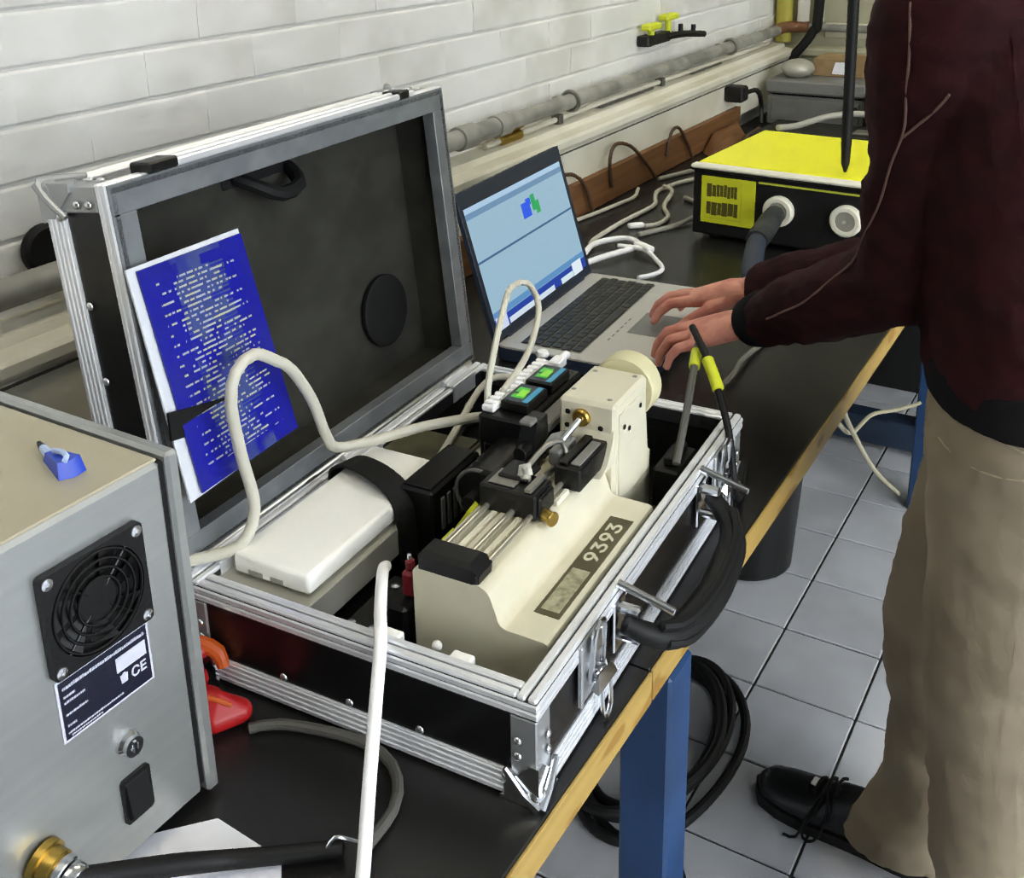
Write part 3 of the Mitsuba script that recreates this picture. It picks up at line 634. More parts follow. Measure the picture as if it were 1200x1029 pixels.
add('end_stop', B(cat(hull([(x, y, z) for x in (-.158, -.100) for y in (.070, .100) for z in (.1495, .165)] + [(-.094, .073, .1495), (-.094, .097, .1495), (-.094, .073, .158), (-.094, .097, .158)] + [(-.155, .075, .169), (-.104, .075, .169), (-.104, .096, .169), (-.155, .096, .169)]), box(-.0985, -.095, .069, .101, .151, .160, .001))), 'black_plastic', lt, label='black end stop')
ca = add('carriage', B(cat(box(-.158, -.0925, .186, .226, .1515, .181, .002), box(-.094, -.0885, .190, .222, .155, .177, .002), box(-.146, -.112, .205, .240, .180, .186, .002))), 'black_plastic', lt, label='black carriage block')
add('clamp_bar', B(cat(box(-.107, -.0985, .189, .225, .1812, .1855, .001), box(-.150, -.120, .192, .222, .1812, .1828, .0005))), 'grey_steel', ca)
add('clamp_screw', B(cat(orient(lathe([(.006, 0), (.006, .005), (.003, .008), (.003, .014)], 16), (-.117, .212, .1812), (0, 0, 1)), hull([(-.124, .208, .187), (-.110, .216, .187), (-.124, .212, .197), (-.114, .218, .199), (-.118, .208, .187)]))), 'tray_grey', ca)
add('thumb_screw', B(cat(cyl((-.0885, .197, .158), (-.078, .193, .157), .0065), cyl((-.078, .193, .157), (-.075, .192, .157), .008))), 'brass', lt)
tl = add('tool_slide', B(cat(box(-.107, -.076, .258, .334, .1515, .178, .002), box(-.103, -.093, .262, .330, .178, .182, .001))), 'black_plastic', lt, label='black tool slide')
add('slide_cap', B(cat(box(-.091, -.080, .266, .322, .178, .1805, .0008), box(-.122, -.108, .275, .318, .166, .184, .002))), 'far_grey', tl)
add('tool_arm', B(cat(tube([(-.122, .228, .188), (-.118, .262, .196), (-.110, .285, .192), (-.103, .284, .176)], .0032, 8), cyl((-.118, .262, .196), (-.124, .245, .188), .003))), 'grey_steel', lt)
add('scale_strip', B(box(-.0925, -.087, .226, .255, .150, .156, .001)), 'cream_light', lt)
np_ = add('name_plate', B(prism(sg.box(-.0548, .106, -.0285, .291), .0014).apply_translation([0, 0, .1112])), 'plate_bronze', lt, smooth=False, label='dark bronze name plate')
tm = meshkit.text_mesh('9393', .0150, .0006, True)
W_ = tm.vertices[:, 0].max(); V = tm.vertices.copy(); V[:, 0] *= .078 / W_
tm.vertices = np.stack([-.0342 - V[:, 1], .200 + V[:, 0], .1124 + V[:, 2]], 1)
add('model_number', B(tm), 'plate_text', np_, smooth=False)
add('smeared_print', B(box(-.0512, -.0320, .113, .186, .1122, .1129, 0)), 'plate_smear', np_, smooth=False)

# controller with two small displays, cables and black modules
ct = thing('sensor_controller', 'black controller block carrying two small green displays beside the lathe', 'controller')
add('body', B(cat(box(-.232, -.172, .315, .475, .150, .186, .003), box(-.228, -.182, .318, .40, .03, .150, .003))), 'black_plastic', ct)
add('side_rail', B(cat(box(-.171, -.150, .318, .475, .168, .180, .002))), 'far_grey', ct)
add('terminal_rail', B(cat(box(-.231, -.214, .322, .470, .186, .195, .002), *[box(-.229, -.216, y, y + .006, .1945, .198, .001) for y in np.arange(.326, .464, .012)])), 'bright_white', ct, label='white terminal rail')
for i, (y0, y1) in enumerate(((.334, .386), (.396, .448))):
    dm = thing('display_module', ['small green and blue display module nearest the black corner of the controller', 'small green and blue display module nearer the lathe headstock and laptop'][i], 'display', 'small displays on the controller')
    add('case', B(box(-.212, -.176, y0, y1, .1865, .199, .0015)), 'black_plastic', dm)
    add('screen', B(box(-.209, -.179, y0 + .003, y1 - .003, .199, .1996, .0002)), 'display_dark', dm)
    add('bar', B(box(-.186, -.179, y0 + .004, y1 - .004, .1995, .2001, 0)), 'display_blue', dm, smooth=False)
    add('segment', B(cat(box(-.205, -.189, y0 + .012, y0 + .022, .1995, .2002, 0), box(-.206, -.192, y0 + .026, y0 + .040, .1995, .2002, 0))), 'display_green', dm, smooth=False)
    add('segment', B(cat(box(-.200, -.190, y0 + .016, y0 + .034, .1999, .2006, 0))), 'display_lime', dm, smooth=False)
add('white_plug', B(cat(box(-.212, -.196, .458, .482, .1865, .199, .002), cyl((-.204, .482, .193), (-.203, .497, .195), .005))), 'bright_white', label='small white plug at the far end of the controller', cat='plug', group='white plugs')
add('white_plug', B(orient(lathe([(.007, 0), (.009, .004), (.007, .009)], 18), (-.235, .49, .187), (0, 0, 1))), 'bright_white', label='tiny round white plug beside the controller, nearest the laptop', cat='plug', group='white plugs')
add('controller_bracket', B(cat(box(-.245, -.232, .34, .50, .02, .16, .002), box(-.245, -.15, .476, .50, .02, .15, .002))), 'black_matte', label='black bracket behind the controller', cat='bracket')
bm = thing('drive_unit', 'black square drive unit beside the white adapter with a grey vent on its side', 'drive unit')
add('body', B(cat(box(-.272, -.228, .205, .312, .021, .140, .003), box(-.268, -.232, .210, .307, .140, .1425, .001))), 'black_plastic', bm)
add('vent', B(cat(*[box(-.2285, -.2265, .222 + .013 * k, .230 + .013 * k, .085, .125, .0008) for k in range(6)])), 'far_grey', bm)
mo = thing('drive_motor', 'black cylindrical motor with a grey end ring behind the lathe carriage', 'motor')
add('barrel', B(cat(cyl((-.185, .235, .135), (-.185, .325, .135), .031, 28, .003))), 'black_plastic', mo)
add('ring', B(tube([(-.185 + .029 * math.cos(a), .234, .135 + .029 * math.sin(a)) for a in np.linspace(0, 2 * math.pi, 36)], .0025, 8, smooth=False, ends=False)), 'far_grey', mo)
add('shaft', B(cat(cyl((-.185, .21, .135), (-.185, .235, .135), .010), box(-.178, -.150, .222, .232, .14, .17, .002))), 'black_matte', mo)
sl = thing('tool_holder', 'black tool holder tilted over the lathe bed between controller and headstock', 'tool holder')
add('arm', B(cat(hull([(-.165, .27, .155), (-.140, .27, .155), (-.165, .315, .155), (-.140, .315, .155), (-.160, .29, .205), (-.142, .29, .205), (-.160, .315, .205), (-.142, .315, .205)]), cyl((-.150, .262, .178), (-.150, .30, .178), .008))), 'black_plastic', sl)
add('tip', B(cat(box(-.158, -.142, .276, .292, .205, .211, .002), hull([(-.136, .285, .178), (-.112, .300, .182), (-.132, .325, .178), (-.116, .322, .184), (-.130, .30, .190), (-.120, .315, .190)]))), 'far_grey', sl)
for i, q in enumerate([[(-.186, .118, .118), (-.168, .128, .146), (-.168, .150, .146), (-.186, .156, .120)], [(-.186, .172, .120), (-.168, .180, .150), (-.168, .196, .152), (-.186, .199, .122)]]):
    add('yellow_tag', B(hull(q + [(x + .004, y, z - .003) for x, y, z in q])), 'yellow_green', label=['larger yellow-green tag beside the lathe bed, nearest the end stop', 'smaller yellow-green tag beside the lathe bed, nearest the carriage'][i], cat='tag', group='yellow-green tags')
rc = thing('red_plug', 'dark red plug inside the case at the lathe corner', 'plug')
add('body', B(cat(box(-.190, -.176, .085, .100, .100, .128, .003), box(-.187, -.179, .088, .097, .128, .140, .002))), 'red_dark', rc)
add('pin', B(cyl((-.183, .092, .139), (-.183, .092, .146), .0022)), 'chrome', rc)
dk = thing('connector_block', 'black connector block with small screws deep in the near side of the case', 'connector block')
add('body', B(cat(box(-.245, -.195, .055, .150, .021, .070, .004), box(-.205, -.176, .07, .12, .021, .098, .004))), 'black_plastic', dk)
for p in ((-.235, .06, .0705), (-.222, .09, .0705), (-.210, .062, .0705), (-.229, .13, .0705), (-.20, .14, .0705)): add('screw', scr, None, dk, to_world=T(MC) @ at(p, (0, 0, 1)))
for i, (x, y) in enumerate(((-.160, .0345), (-.125, .0345), (-.085, .0345))):
    s = (.011, .006, .011)[i]
    add('tab', B(box(x - s, x + s, .0125, .030, .088, .1105, .002) if i != 1 else xf(trimesh.creation.icosphere(2, .005), loc=(x, .045, .092))), 'white_plastic', fc)
ps = thing('plug_supply', 'dark plug power supply deep in the far right corner of the case', 'power supply')
add('body', B(cat(box(-.060, -.026, .43, .50, .021, .10, .003), box(-.050, -.036, .44, .49, .10, .112, .002))), 'black_rubber', ps)
add('block', B(box(-.066, -.030, .352, .42, .021, .058, .003)), 'lining', ps)
add('pin', B(cyl((-.040, .437, .06), (-.040, .437, .09), .004)), 'far_grey', ps)

# cables in and around the case
add('thick_white_cable', B(tube([(-.43, -.02, .118), (-.392, .018, .122), (-.358, .046, .132), (-.352, .066, .165), (-.357, .060, .230), (-.360, .057, .285), (-.360, .068, .314), (-.360, .096, .322), (-.360, .128, .302), (-.360, .150, .283), (-.361, .180, .235), (-.366, .205, .180), (-.370, .228, .152), (-.345, .262, .150), (-.306, .318, .152), (-.262, .365, .152), (-.24, .385, .150)], .0062, 12)), 'white_cable_mat', label='thick white cable looping up in front of the blue card', cat='cable')
add('display_cable', B(tube([(-.232, .338, .185), (-.240, .36, .215), (-.275, .46, .255), (-.297, .525, .262), (-.290, .558, .258), (-.262, .535, .235), (-.240, .46, .205), (-.221, .358, .198)], .0042, 10)), 'white_cable_mat', label='thin white cable looping up from the controller in front of the laptop', cat='cable')
add('adapter_lead', B(tube([(-.285, .30, .112), (-.30, .37, .118), (-.335, .50, .118), (-.33, .545, .118), (-.29, .55, .112), (-.25, .50, .10)], .0045, 10)), 'white_cable_mat', label='white lead running along the hinge side of the case', cat='cable')
for i, q in enumerate([[(-.33, .40, .07), (-.31, .44, .10), (-.27, .46, .09), (-.25, .42, .05)], [(-.32, .47, .08), (-.28, .50, .11), (-.25, .49, .08), (-.24, .45, .04)], [(-.20, .52, .09), (-.24, .545, .11), (-.28, .53, .10), (-.30, .49, .06)]]):
    add('dark_cable', B(tube(q, .005, 8)), 'black_rubber', label=['dark cable arch nearest the olive plate in the case corner', 'short dark cable arch in the middle of the case corner', 'dark cable along the far rim of the case corner'][i], cat='cable', group='dark cables in the case corner')
for i, p in enumerate(((-.30, .43, .115), (-.262, .476, .112), (-.33, .46, .11))):
    add('cable_gland', B(xf(trimesh.creation.icosphere(2, .006), loc=p)), 'grey_cable_mat', label=['small grey cable gland nearest the olive plate in the case corner', 'small grey cable gland nearest the controller in the case corner', 'small grey cable gland nearest the hinge rail in the case corner'][i], cat='cable gland', group='grey cable glands')
add('upright_cable', B(tube([(-.225, .11, .108), (-.206, .078, .126), (-.172, .024, .124), (-.153, -.003, .1215), (-.1305, -.0485, .084), (-.108, -.094, .0465), (-.0855, -.139, .0085), (-.06, -.19, .0085)], .006, 12)), 'bright_white', label='bright white cable crossing the near rim of the case towards the bottom edge', cat='cable')
tA = [(-.030, .430, .112), (-.040, .490, .148), (-.062, .585, .170), (-.075, .640, .178), (-.08, .70, .13), (-.07, .75, .02)]
tB = [(-.085, .640, .20), (-.058, .603, .188), (-.030, .570, .164), (.004, .525, .118), (.022, .50, .060), (.012, .56, .010), (-.01, .66, .008)]
add('sleeved_cable', B(tube(tA, .0048, 10)), 'bench_grey', label='grey cable with a yellow sleeve rising from the case beside the hands', cat='cable')
add('sleeved_cable', B(tube(tB, .0048, 10)), 'black_rubber', label='black cable with a yellow sleeve hanging over the far right case corner', cat='cable')
add('sleeve', B(tube([(-.047, .591, .179), (-.040, .582, .173), (-.030, .570, .164), (-.022, .560, .155)], .0078, 12)), 'yellow_green', 'sleeved_cable_001')
add('sleeve', B(tube([(-.0695, .615, .1765), (-.066, .60, .174), (-.0615, .583, .169)], .0075, 12)), 'yellow_green', 'sleeved_cable')
add('thin_cord', B(tube([(-.112, .89, .006), (-.107, .93, .010), (-.109, .974, .012), (-.107, 1.026, .009), (-.10, 1.08, .006), (-.08, 1.17, .005)], .0042, 8)), 'grey_cable_mat', label='thin grey cord lying on the bench below the near cuff', cat='cord')
add('bench_cable', tube([(-.66, .585, .756), (-.637, .604, .757), (-.575, .622, .757), (-.530, .622, .757), (-.50, .605, .757), (-.482, .575, .757), (-.478, .53, .757)], .0052, 10), 'bench_grey', label='dull grey cable curving on the bench in front of the case', cat='cable')
# red clips behind the cabinet
r1 = thing('red_clamp', 'red and orange clamp on the bench between cabinet and case, upper one', 'clamp')
add('jaw', cat(blob(((-.80, .572, .770), .016), ((-.745, .598, .768), .014), ((-.752, .594, .790), .010), ((-.79, .58, .792), .010)), blob(((-.775, .592, .79), .009), ((-.742, .607, .797), .008))), 'red_plastic', r1, smooth=50)
add('lever', tube([(-.765, .598, .802), (-.745, .610, .803), (-.728, .617, .794), (-.722, .616, .780)], [.005, .008, .008, .006], 10), 'orange_plastic', r1)
add('pin', cyl((-.752, .590, .803), (-.748, .592, .812), .004), 'chrome', r1)
r2 = thing('red_clamp', 'red clamp with an orange line on the bench beside the cabinet, lower one', 'clamp')
add('jaw', cat(blob(((-.755, .535, .766), .0145), ((-.690, .570, .764), .0125), ((-.678, .592, .764), .012), ((-.735, .552, .784), .009), ((-.692, .580, .780), .008)), blob(((-.742, .575, .768), .016), ((-.712, .588, .766), .012))), 'red_plastic', r2, smooth=50)
add('line', tube([(-.745, .540, .785), (-.712, .562, .7885), (-.690, .573, .786), (-.678, .582, .777)], .0026, 8), 'orange_plastic', r2)

# ------------------------------------------------------------------ laptop
O = np.array([-.915, 1.457, .7515]); ML2 = trimesh.transformations.translation_matrix(O) @ trimesh.transformations.rotation_matrix(math.radians(4.2), [0, 0, 1])
L2 = lambda m: xf(m, ML2)
lp_ = thing('laptop', 'silver and black laptop with a bright blue screen open beside the flight case', 'laptop')
LW, LD = .410, .272
add('base', L2(cat(prism(rrect(-.004, LD, -.012, LW - .012, .010), .022).apply_translation([0, 0, .0015]))), 'laptop_dark', lp_)
dk_ = add('deck', L2(prism(rrect(-.002, LD, -.012, LW - .012, .010), .0035).apply_translation([0, 0, .0232])), 'laptop_silver', lp_, label='silver deck', smooth=30)
add('key_well', L2(box(.030, .142, .012, .378, .0262, .0270, .0003)), 'key_well', dk_)
key = ply(L2(box(-.0076, .0076, -.0086, .0086, 0, .0028, .0009)), 'key_black', smooth=False)
R2 = np.eye(4); R2[:3, :3] = ML2[:3, :3]
kx = np.linspace(.040, .132, 6)
key = ply(xf(box(-.0078, .0078, -.0088, .0088, 0, .0028, .0009), R2), 'key_black', smooth=False)
space = ply(xf(box(-.0078, .0078, -.058, .058, 0, .0028, .0009), R2), 'key_black', smooth=False)
for r, x in enumerate(kx):
    for c_ in range(18):
        y = .022 + c_ * .0202 + (r % 2) * .004
        if y > .370 or (r == 5 and 5 <= c_ <= 10): continue
        pw = (ML2 @ np.array([x, y, .0268, 1]))[:3]; add('key', key, None, lp_, to_world=T().translate(pw.tolist()))
pw = (ML2 @ np.array([kx[5], .022 + 7.5 * .0202, .0268, 1]))[:3]; add('key', space, None, lp_, to_world=T().translate(pw.tolist()))
add('touchpad', L2(box(.178, .246, .130, .235, .0264, .0271, .0003)), 'far_grey', lp_)
add('lamp_row', L2(cat(*[box(.160, .163, .085 + .02 * k, .095 + .02 * k, .0264, .0270, 0) for k in range(6)])), 'far_grey', lp_, smooth=False)
add('hinge_bar', L2(cyl((-.004, .03, .0225), (-.004, LW - .05, .0225), .007)), 'laptop_dark', lp_)
tl_ = math.radians(16.0); MS = np.eye(4)       # lid frame: x along hinge, y up the lid, z out of the screen
MS[:3, 0] = [0, 1, 0]; MS[:3, 1] = [-math.sin(tl_), 0, math.cos(tl_)]; MS[:3, 2] = [math.cos(tl_), 0, math.sin(tl_)]
MS[:3, 3] = [-.002, -.012, .0255]; MS = ML2 @ MS
S2 = lambda m: xf(m, MS)
ld = add('lid', S2(prism(rrect(0, LW, .004, .268, .008), .007).apply_translation([0, 0, -.007])), 'laptop_dark', lp_, label='dark blue lid and bezel')
def glow(name, x0, x1, y0, y1, z, c, s=1.0, label=None):
    m = S2(box(x0, x1, y0, y1, z - .0004, z, 0)); k = add(name, m, 'black_plastic', ld, smooth=False, label=label)
    scene[k]['emitter'] = {'type': 'area', 'radiance': {'type': 'rgb', 'value': [v * s * .66 for v in lin(c)]}}
XA, XB, YA, YB = .012, LW - .012, .020, .238
glow('screen', XA, XB, YA, YB, .0006, '#93b3c6', .85, 'bright blue screen')
glow('title_bar', XA, XB, YB - .009, YB, .0010, '#a9c6e0', .8)
glow('tool_bar', XA, XB, YB - .020, YB - .010, .0010, '#6f93b4', .75)
glow('divider', XA, XB, .140, .144, .0010, '#4c6f94', .7)
glow('bottom_bar', XA, XB, .041, .052, .0010, '#5f93c4', .75)
glow('task_bar', XA, XB, .020, .040, .0010, '#2444a4', .75)
glow('window_panel', XB - .062, XB - .020, .018, .043, .0014, '#d8e4ee', .85)
glow('window_panel', XB - .118, XB - .064, .019, .030, .0014, '#cfe2ea', .8)
glow('window_panel', XA + .050, XB - .150, .019, .029, .0014, '#cddbe8', .8)
glow('window_panel', XA + .004, XA + .044, .018, .042, .0014, '#c8d4ec', .8)
glow('blue_mark', .205, .238, .170, .198, .0012, '#2a55d8', .9)
glow('blue_mark', .225, .243, .190, .203, .0015, '#2a55d8', .9)
glow('green_mark', .246, .262, .176, .206, .0012, '#2a9a5c', .9)
glow('green_mark', .258, .274, .168, .192, .0015, '#2f9f58', .9)
add('bezel', S2(cat(box(0, LW, .238, .268, 0, .0012, .0004), box(0, .012, .006, .24, 0, .0012, .0004), box(LW - .012, LW, .006, .24, 0, .0012, .0004), box(0, LW, .004, .018, 0, .0012, .0004))), 'laptop_dark', ld)

# ------------------------------------------------------------------ yellow topped test unit and what surrounds it
MY = trimesh.transformations.translation_matrix((-.893, 2.245, .7515)) @ trimesh.transformations.rotation_matrix(math.radians(-3), [0, 0, 1])
Yf = lambda m: xf(m, MY)
yu = thing('test_unit', 'black test unit with a bright yellow top on the bench behind the hands', 'test unit')
YW, YD, YH = .47, .42, .178
add('body', Yf(cat(box(0, YW, .012, YD, .012, YH - .012, .003), box(-.004, YW + .004, .0, YD + .003, YH - .016, YH - .008, .002))), 'black_plastic', yu)
add('top_panel', Yf(box(.006, YW - .006, .026, YD - .004, YH - .009, YH, .003)), 'yellow_bright', yu, label='bright yellow top')
add('front_lip', Yf(box(-.002, YW + .002, -.003, .0255, YH - .012, YH - .0015, .004)), 'socket_white', yu, label='pale front lip')
add('trim_line', Yf(box(.155, YW - .01, .010, .013, YH - .032, YH - .027, .0005)), 'yellow_trim', yu)
pl = add('front_panel', Yf(box(.006, YW - .006, .0105, .0125, .018, YH - .022, .0005)), 'black_matte', yu)
yl = add('warning_label', Yf(box(.022, .150, .008, .0112, .042, .150, .0005)), 'yellow_label', yu, label='yellow label with two dark blocks of print')
for z0, z1 in ((.102, .134), (.060, .094)):
    ms = []
    x = .036
    while x < .108:
        w_ = rng.uniform(.006, .013); ms.append(box(x, min(x + w_, .110), .0074, .0082, z0 + rng.uniform(0, .004), z1 - rng.uniform(0, .004), 0)); x += w_ + .0016
    add('print', Yf(cat(ms)), 'label_ink', yl, smooth=False, kind='stuff')
add('label_line', Yf(cat(box(.1175, .1190, .0074, .0082, .05, .145, 0), box(.032, .118, .0074, .0082, .0535, .0548, 0))), 'yellow_trim', yl, smooth=False)
for k in range(3):
    x = .206 + k * .148
    so = add('socket', Yf(orient(lathe([(.034, 0), (.034, .012), (.030, .016), (.022, .016), (.022, .010)], 32), (x, .0105, .092), (0, -1, 0))), 'socket_white', yu, label='round cream socket')
    add('insert', Yf(orient(lathe([(.0215, .008), (.0215, .013), (.006, .0135), (.004, .010)], 24), (x, .0105, .092), (0, -1, 0))), 'tray_grey', so)
for x in (.04, YW - .04):
    for y in (.05, YD - .05): add('foot', Yf(cyl((x, y, 0), (x, y, .013), .014)), 'black_rubber', yu)
hz = thing('supply_hose', 'thick grey and blue hose plugged into the front of the yellow topped unit', 'hose')
add('plug', tube([(-.686, 2.212, .843), (-.682, 2.16, .838), (-.680, 2.08, .822)], [.021, .024, .024], 18), 'hose_grey', hz)
add('hose', tube([(-.680, 2.085, .823), (-.668, 2.03, .808), (-.645, 1.96, .788), (-.605, 1.915, .7755), (-.55, 1.89, .7755), (-.49, 1.90, .7755)], [.019, .022, .023, .023], 18), 'hose_blue', hz)
add('antenna', tube([(-.566, 2.30, .932), (-.567, 2.30, .95), (-.568, 2.30, 1.00), (-.575, 2.30, 1.29), (-.585, 2.30, 1.75)], [.003, .009, .0115, .012, .010], 12, smooth=False), 'black_rubber', label='tall black tapering rod standing on the yellow unit', cat='rod')
add('grey_lead', tube([(-.83, 2.66, .938), (-.80, 2.72, .935), (-.74, 2.80, .95), (-.66, 2.84, .955), (-.58, 2.86, .93), (-.54, 2.90, .80)], .008, 10), 'grey_cable_mat', label='grey lead rising behind the yellow top', cat='cable')
# far bench: grey drawers, boxes
gd = thing('drawer_unit', 'grey metal twin drawer unit at the far end of the bench', 'drawer unit')
add('lower', box(-1.165, -.84, 3.60, 3.93, .752, .855, .004), 'far_grey', gd)
add('face', box(-1.15, -.855, 3.594, 3.601, .765, .842, .003), 'far_grey', gd)
add('upper', box(-1.17, -.835, 3.585, 3.93, .860, .905, .006), 'far_grey', gd)
add('gap', box(-1.15, -.85, 3.60, 3.92, .853, .862, 0), 'black_matte', gd)
add('handle', cat(box(-.90, -.86, 3.57, 3.60, .80, .83, .004)), 'black_plastic', gd)
cb = thing('cardboard_box', 'small brown cardboard box with a pale label on the grey drawers', 'box')
add('box', box(-1.05, -.88, 3.72, 3.86, .906, .965, .002), 'cardboard', cb)
add('label', hull([(-.985, 3.7185, .915), (-.93, 3.7185, .915), (-.94, 3.7185, .955), (-.975, 3.7185, .955), (-.985, 3.7195, .915), (-.93, 3.7195, .915), (-.94, 3.7195, .955), (-.975, 3.7195, .955)]), 'paper', cb)
add('pale_bag', xf(trimesh.creation.icosphere(3, 1.0), mat=np.diag([.055, .06, .032, 1.0])).apply_translation([-1.09, 3.68, .934]), 'tray_grey', smooth=True, label='pale crumpled bag on the left end of the grey drawers', cat='bag')
add('cream_box', box(-.86, -.78, 3.72, 3.85, .906, 1.00, .003), 'back_paint', label='upright cream box at the right end of the grey drawers', cat='box')
d2 = thing('black_instrument', 'black flat instrument with pale edges in front of the grey drawers', 'instrument')
add('body', box(-1.08, -.50, 3.18, 3.45, .752, .80, .004), 'black_plastic', d2)
add('edge', cat(box(-.80, -.50, 3.174, 3.181, .770, .782, .002), box(-.80, -.50, 3.30, 3.36, .80, .808, .002)), 'grey_steel', d2)
d3 = thing('black_case', 'black case with a pale edge stacked beside the grey drawers', 'case')
add('body', box(-.83, -.40, 3.55, 3.9, .752, .88, .004), 'black_plastic', d3)
add('edge', cat(box(-.82, -.42, 3.544, 3.551, .835, .86, .002), box(-.82, -.42, 3.544, 3.551, .765, .775, .002)), 'far_grey', d3)
# loose cables between laptop, upstand and the unit
W3 = 'white_cable_mat'
z = .757
for lbl, pts, r, mt in (
    ('pale cable lying along the upstand behind the laptop lid', [(-1.20, 2.15, z), (-1.172, 2.30, z), (-1.155, 2.43, z), (-1.150, 2.50, z), (-1.158, 2.54, z + .012)], .0048, W3),
    ('long grey white cable winding from the laptop to the yellow unit', [(-1.06, 2.08, z), (-1.073, 2.113, z), (-1.078, 2.281, z), (-1.071, 2.44, z), (-1.10, 2.52, z), (-1.119, 2.586, z), (-1.10, 2.70, z), (-1.05, 2.80, z), (-.98, 2.86, z)], .0055, W3),
    ('pale cable bending round towards the yellow unit', [(-1.11, 2.60, z + .01), (-1.07, 2.56, z + .01), (-1.046, 2.452, z), (-1.00, 2.37, z), (-.995, 2.30, z), (-1.015, 2.27, z)], .0055, W3),
    ('grey cable curving behind the yellow unit at the upstand', [(-1.17, 2.70, z), (-1.13, 2.82, z), (-1.10, 2.88, z), (-1.085, 2.94, z), (-1.09, 2.98, z)], .006, 'grey_cable_mat'),
    ('dark grey cable lying left of the yellow unit', [(-1.0, 2.20, z), (-.95, 2.32, z), (-.93, 2.42, z + .01), (-.96, 2.50, z), (-1.03, 2.55, z)], .006, 'grey_cable_mat'),
    ('white cable looping beside the right rear corner of the laptop', [(-1.04, 1.99, z), (-1.05, 2.08, z + .005), (-1.00, 2.13, z + .01), (-.955, 2.10, z + .008), (-.99, 2.0, z + .006), (-1.02, 1.93, z)], .0065, 'bright_white'),
    ('white usb lead hooking round to the side of the laptop', [(-.99, 2.07, z + .012), (-.93, 2.075, z + .01), (-.885, 2.045, z), (-.853, 2.00, z), (-.850, 1.95, z + .004), (-.865, 1.905, z + .008)], .0048, 'bright_white')):
    add('loose_cable', tube(pts, r, 10), mt, label=lbl, cat='cable', group='cables behind the laptop')
add('plug_stick', cat(box(-.02, .02, -.008, .008, 0, .012, .003)).apply_transform(trimesh.transformations.translation_matrix((-1.035, 2.262, .752)) @ trimesh.transformations.rotation_matrix(.8, [0, 0, 1])), 'bright_white', label='white plug lying beside the pale cables near the upstand', cat='plug', group='white plugs behind the laptop')
add('plug_stick', cat(box(-.028, .028, -.010, .010, 0, .014, .003)).apply_transform(trimesh.transformations.translation_matrix((-.935, 2.085, .762)) @ trimesh.transformations.rotation_matrix(-.5, [0, 0, 1])), 'bright_white', label='white connector on the usb lead right behind the laptop', cat='plug', group='white plugs behind the laptop')
for i, pts in enumerate(([(-1.19, 2.448, .79), (-1.188, 2.431, .865), (-1.19, 2.47, .898), (-1.19, 2.563, .873), (-1.185, 2.664, .80), (-1.18, 2.70, .76)], [(-1.19, 2.80, .80), (-1.188, 2.825, .862), (-1.188, 2.88, .865), (-1.186, 2.95, .80), (-1.18, 2.97, .76)], [(-1.195, 2.19, .878), (-1.19, 2.24, .868), (-1.186, 2.29, .83), (-1.18, 2.32, .76)])):
    add('brown_cable', tube(pts, .0048, 8), 'brown_cable', label=['wide dark cable arch over the wooden upstand right of the laptop', 'narrow dark cable arch over the wooden upstand near the yellow unit', 'short dark cable hanging on the trunking beside the laptop lid'][i], cat='cable', group='dark cables on the upstand')
add('wall_plug', cat(box(-1.212, -1.15, 3.30, 3.36, .87, .92, .006), tube([(-1.17, 3.36, .89), (-1.15, 3.44, .89), (-1.16, 3.52, .83), (-1.15, 3.5, .77)], .008, 8)), 'black_plastic', label='black plug and lead in the wall trunking beyond the upstand', cat='plug')
add('coarse_cable', tube([(-1.13, 3.42, .764), (-1.115, 3.25, .764), (-1.04, 3.02, .764), (-1.0, 2.82, .764), (-.95, 2.74, .764)], .012, 10), 'brown_cable', label='thick brown cable on the bench behind the yellow unit', cat='cord')
add('brown_pad', hull([(-1.19, 3.08, .7515), (-1.10, 3.04, .7515), (-1.10, 2.98, .7515), (-1.19, 3.40, .7515), (-1.15, 3.36, .7515), (-1.185, 3.15, .80), (-1.12, 3.10, .785), (-1.18, 3.35, .80)]), 'brown_wood', smooth=50, label='brown crumpled packing on the bench behind the yellow unit', cat='packing')

# ------------------------------------------------------------------ the person at the laptop
_ico = trimesh.creation.icosphere(2, 1.0).vertices
MF = manifold3d.Manifold
def hullm(*balls): return MF.hull_points(np.vstack([np.asarray(p, float) + _ico * r for p, r in balls]))
def chain(balls):
    return MF.batch_boolean([hullm(a, b) for a, b in zip(balls[:-1], balls[1:])], manifold3d.OpType.Add)
def ringpts(c, ax, ay, nrm=(0, 0, 1), n=28):
    a = np.arange(n) * 2 * np.pi / n; z = np.asarray(nrm, float); z /= np.linalg.norm(z)
    x = np.array([1.0, 0, 0]) - z[0] * z; x /= np.linalg.norm(x); y = np.cross(z, x)
    return np.asarray(c) + ax * np.cos(a)[:, None] * x + ay * np.sin(a)[:, None] * y
def loft(rings): return MF.batch_boolean([MF.hull_points(np.vstack([a, b])) for a, b in zip(rings[:-1], rings[1:])], manifold3d.OpType.Add)
def union(*m): return MF.batch_boolean(list(m), manifold3d.OpType.Add)
def tomesh(m, edge, smooth=12):
    q = m.refine_to_length(edge).to_mesh(); t = trimesh.Trimesh(np.array(q.vert_properties[:, :3], float), np.array(q.tri_verts), process=False)
    if smooth: trimesh.smoothing.filter_taubin(t, lamb=.5, nu=.53, iterations=smooth, laplacian_operator=trimesh.smoothing.laplacian_calculation(t, equal_weight=True))
    return t
def folds(t, amp, f, seed=0, mask=None):
    V = t.vertices; d = (meshkit.fbm(V * np.asarray(f), 3, seed) - .5) * 2
    d = np.sign(d) * np.abs(d) ** .8 * amp
    if mask is not None: d = d * mask(V)
    t.vertices = V + t.vertex_normals * d[:, None]; return t

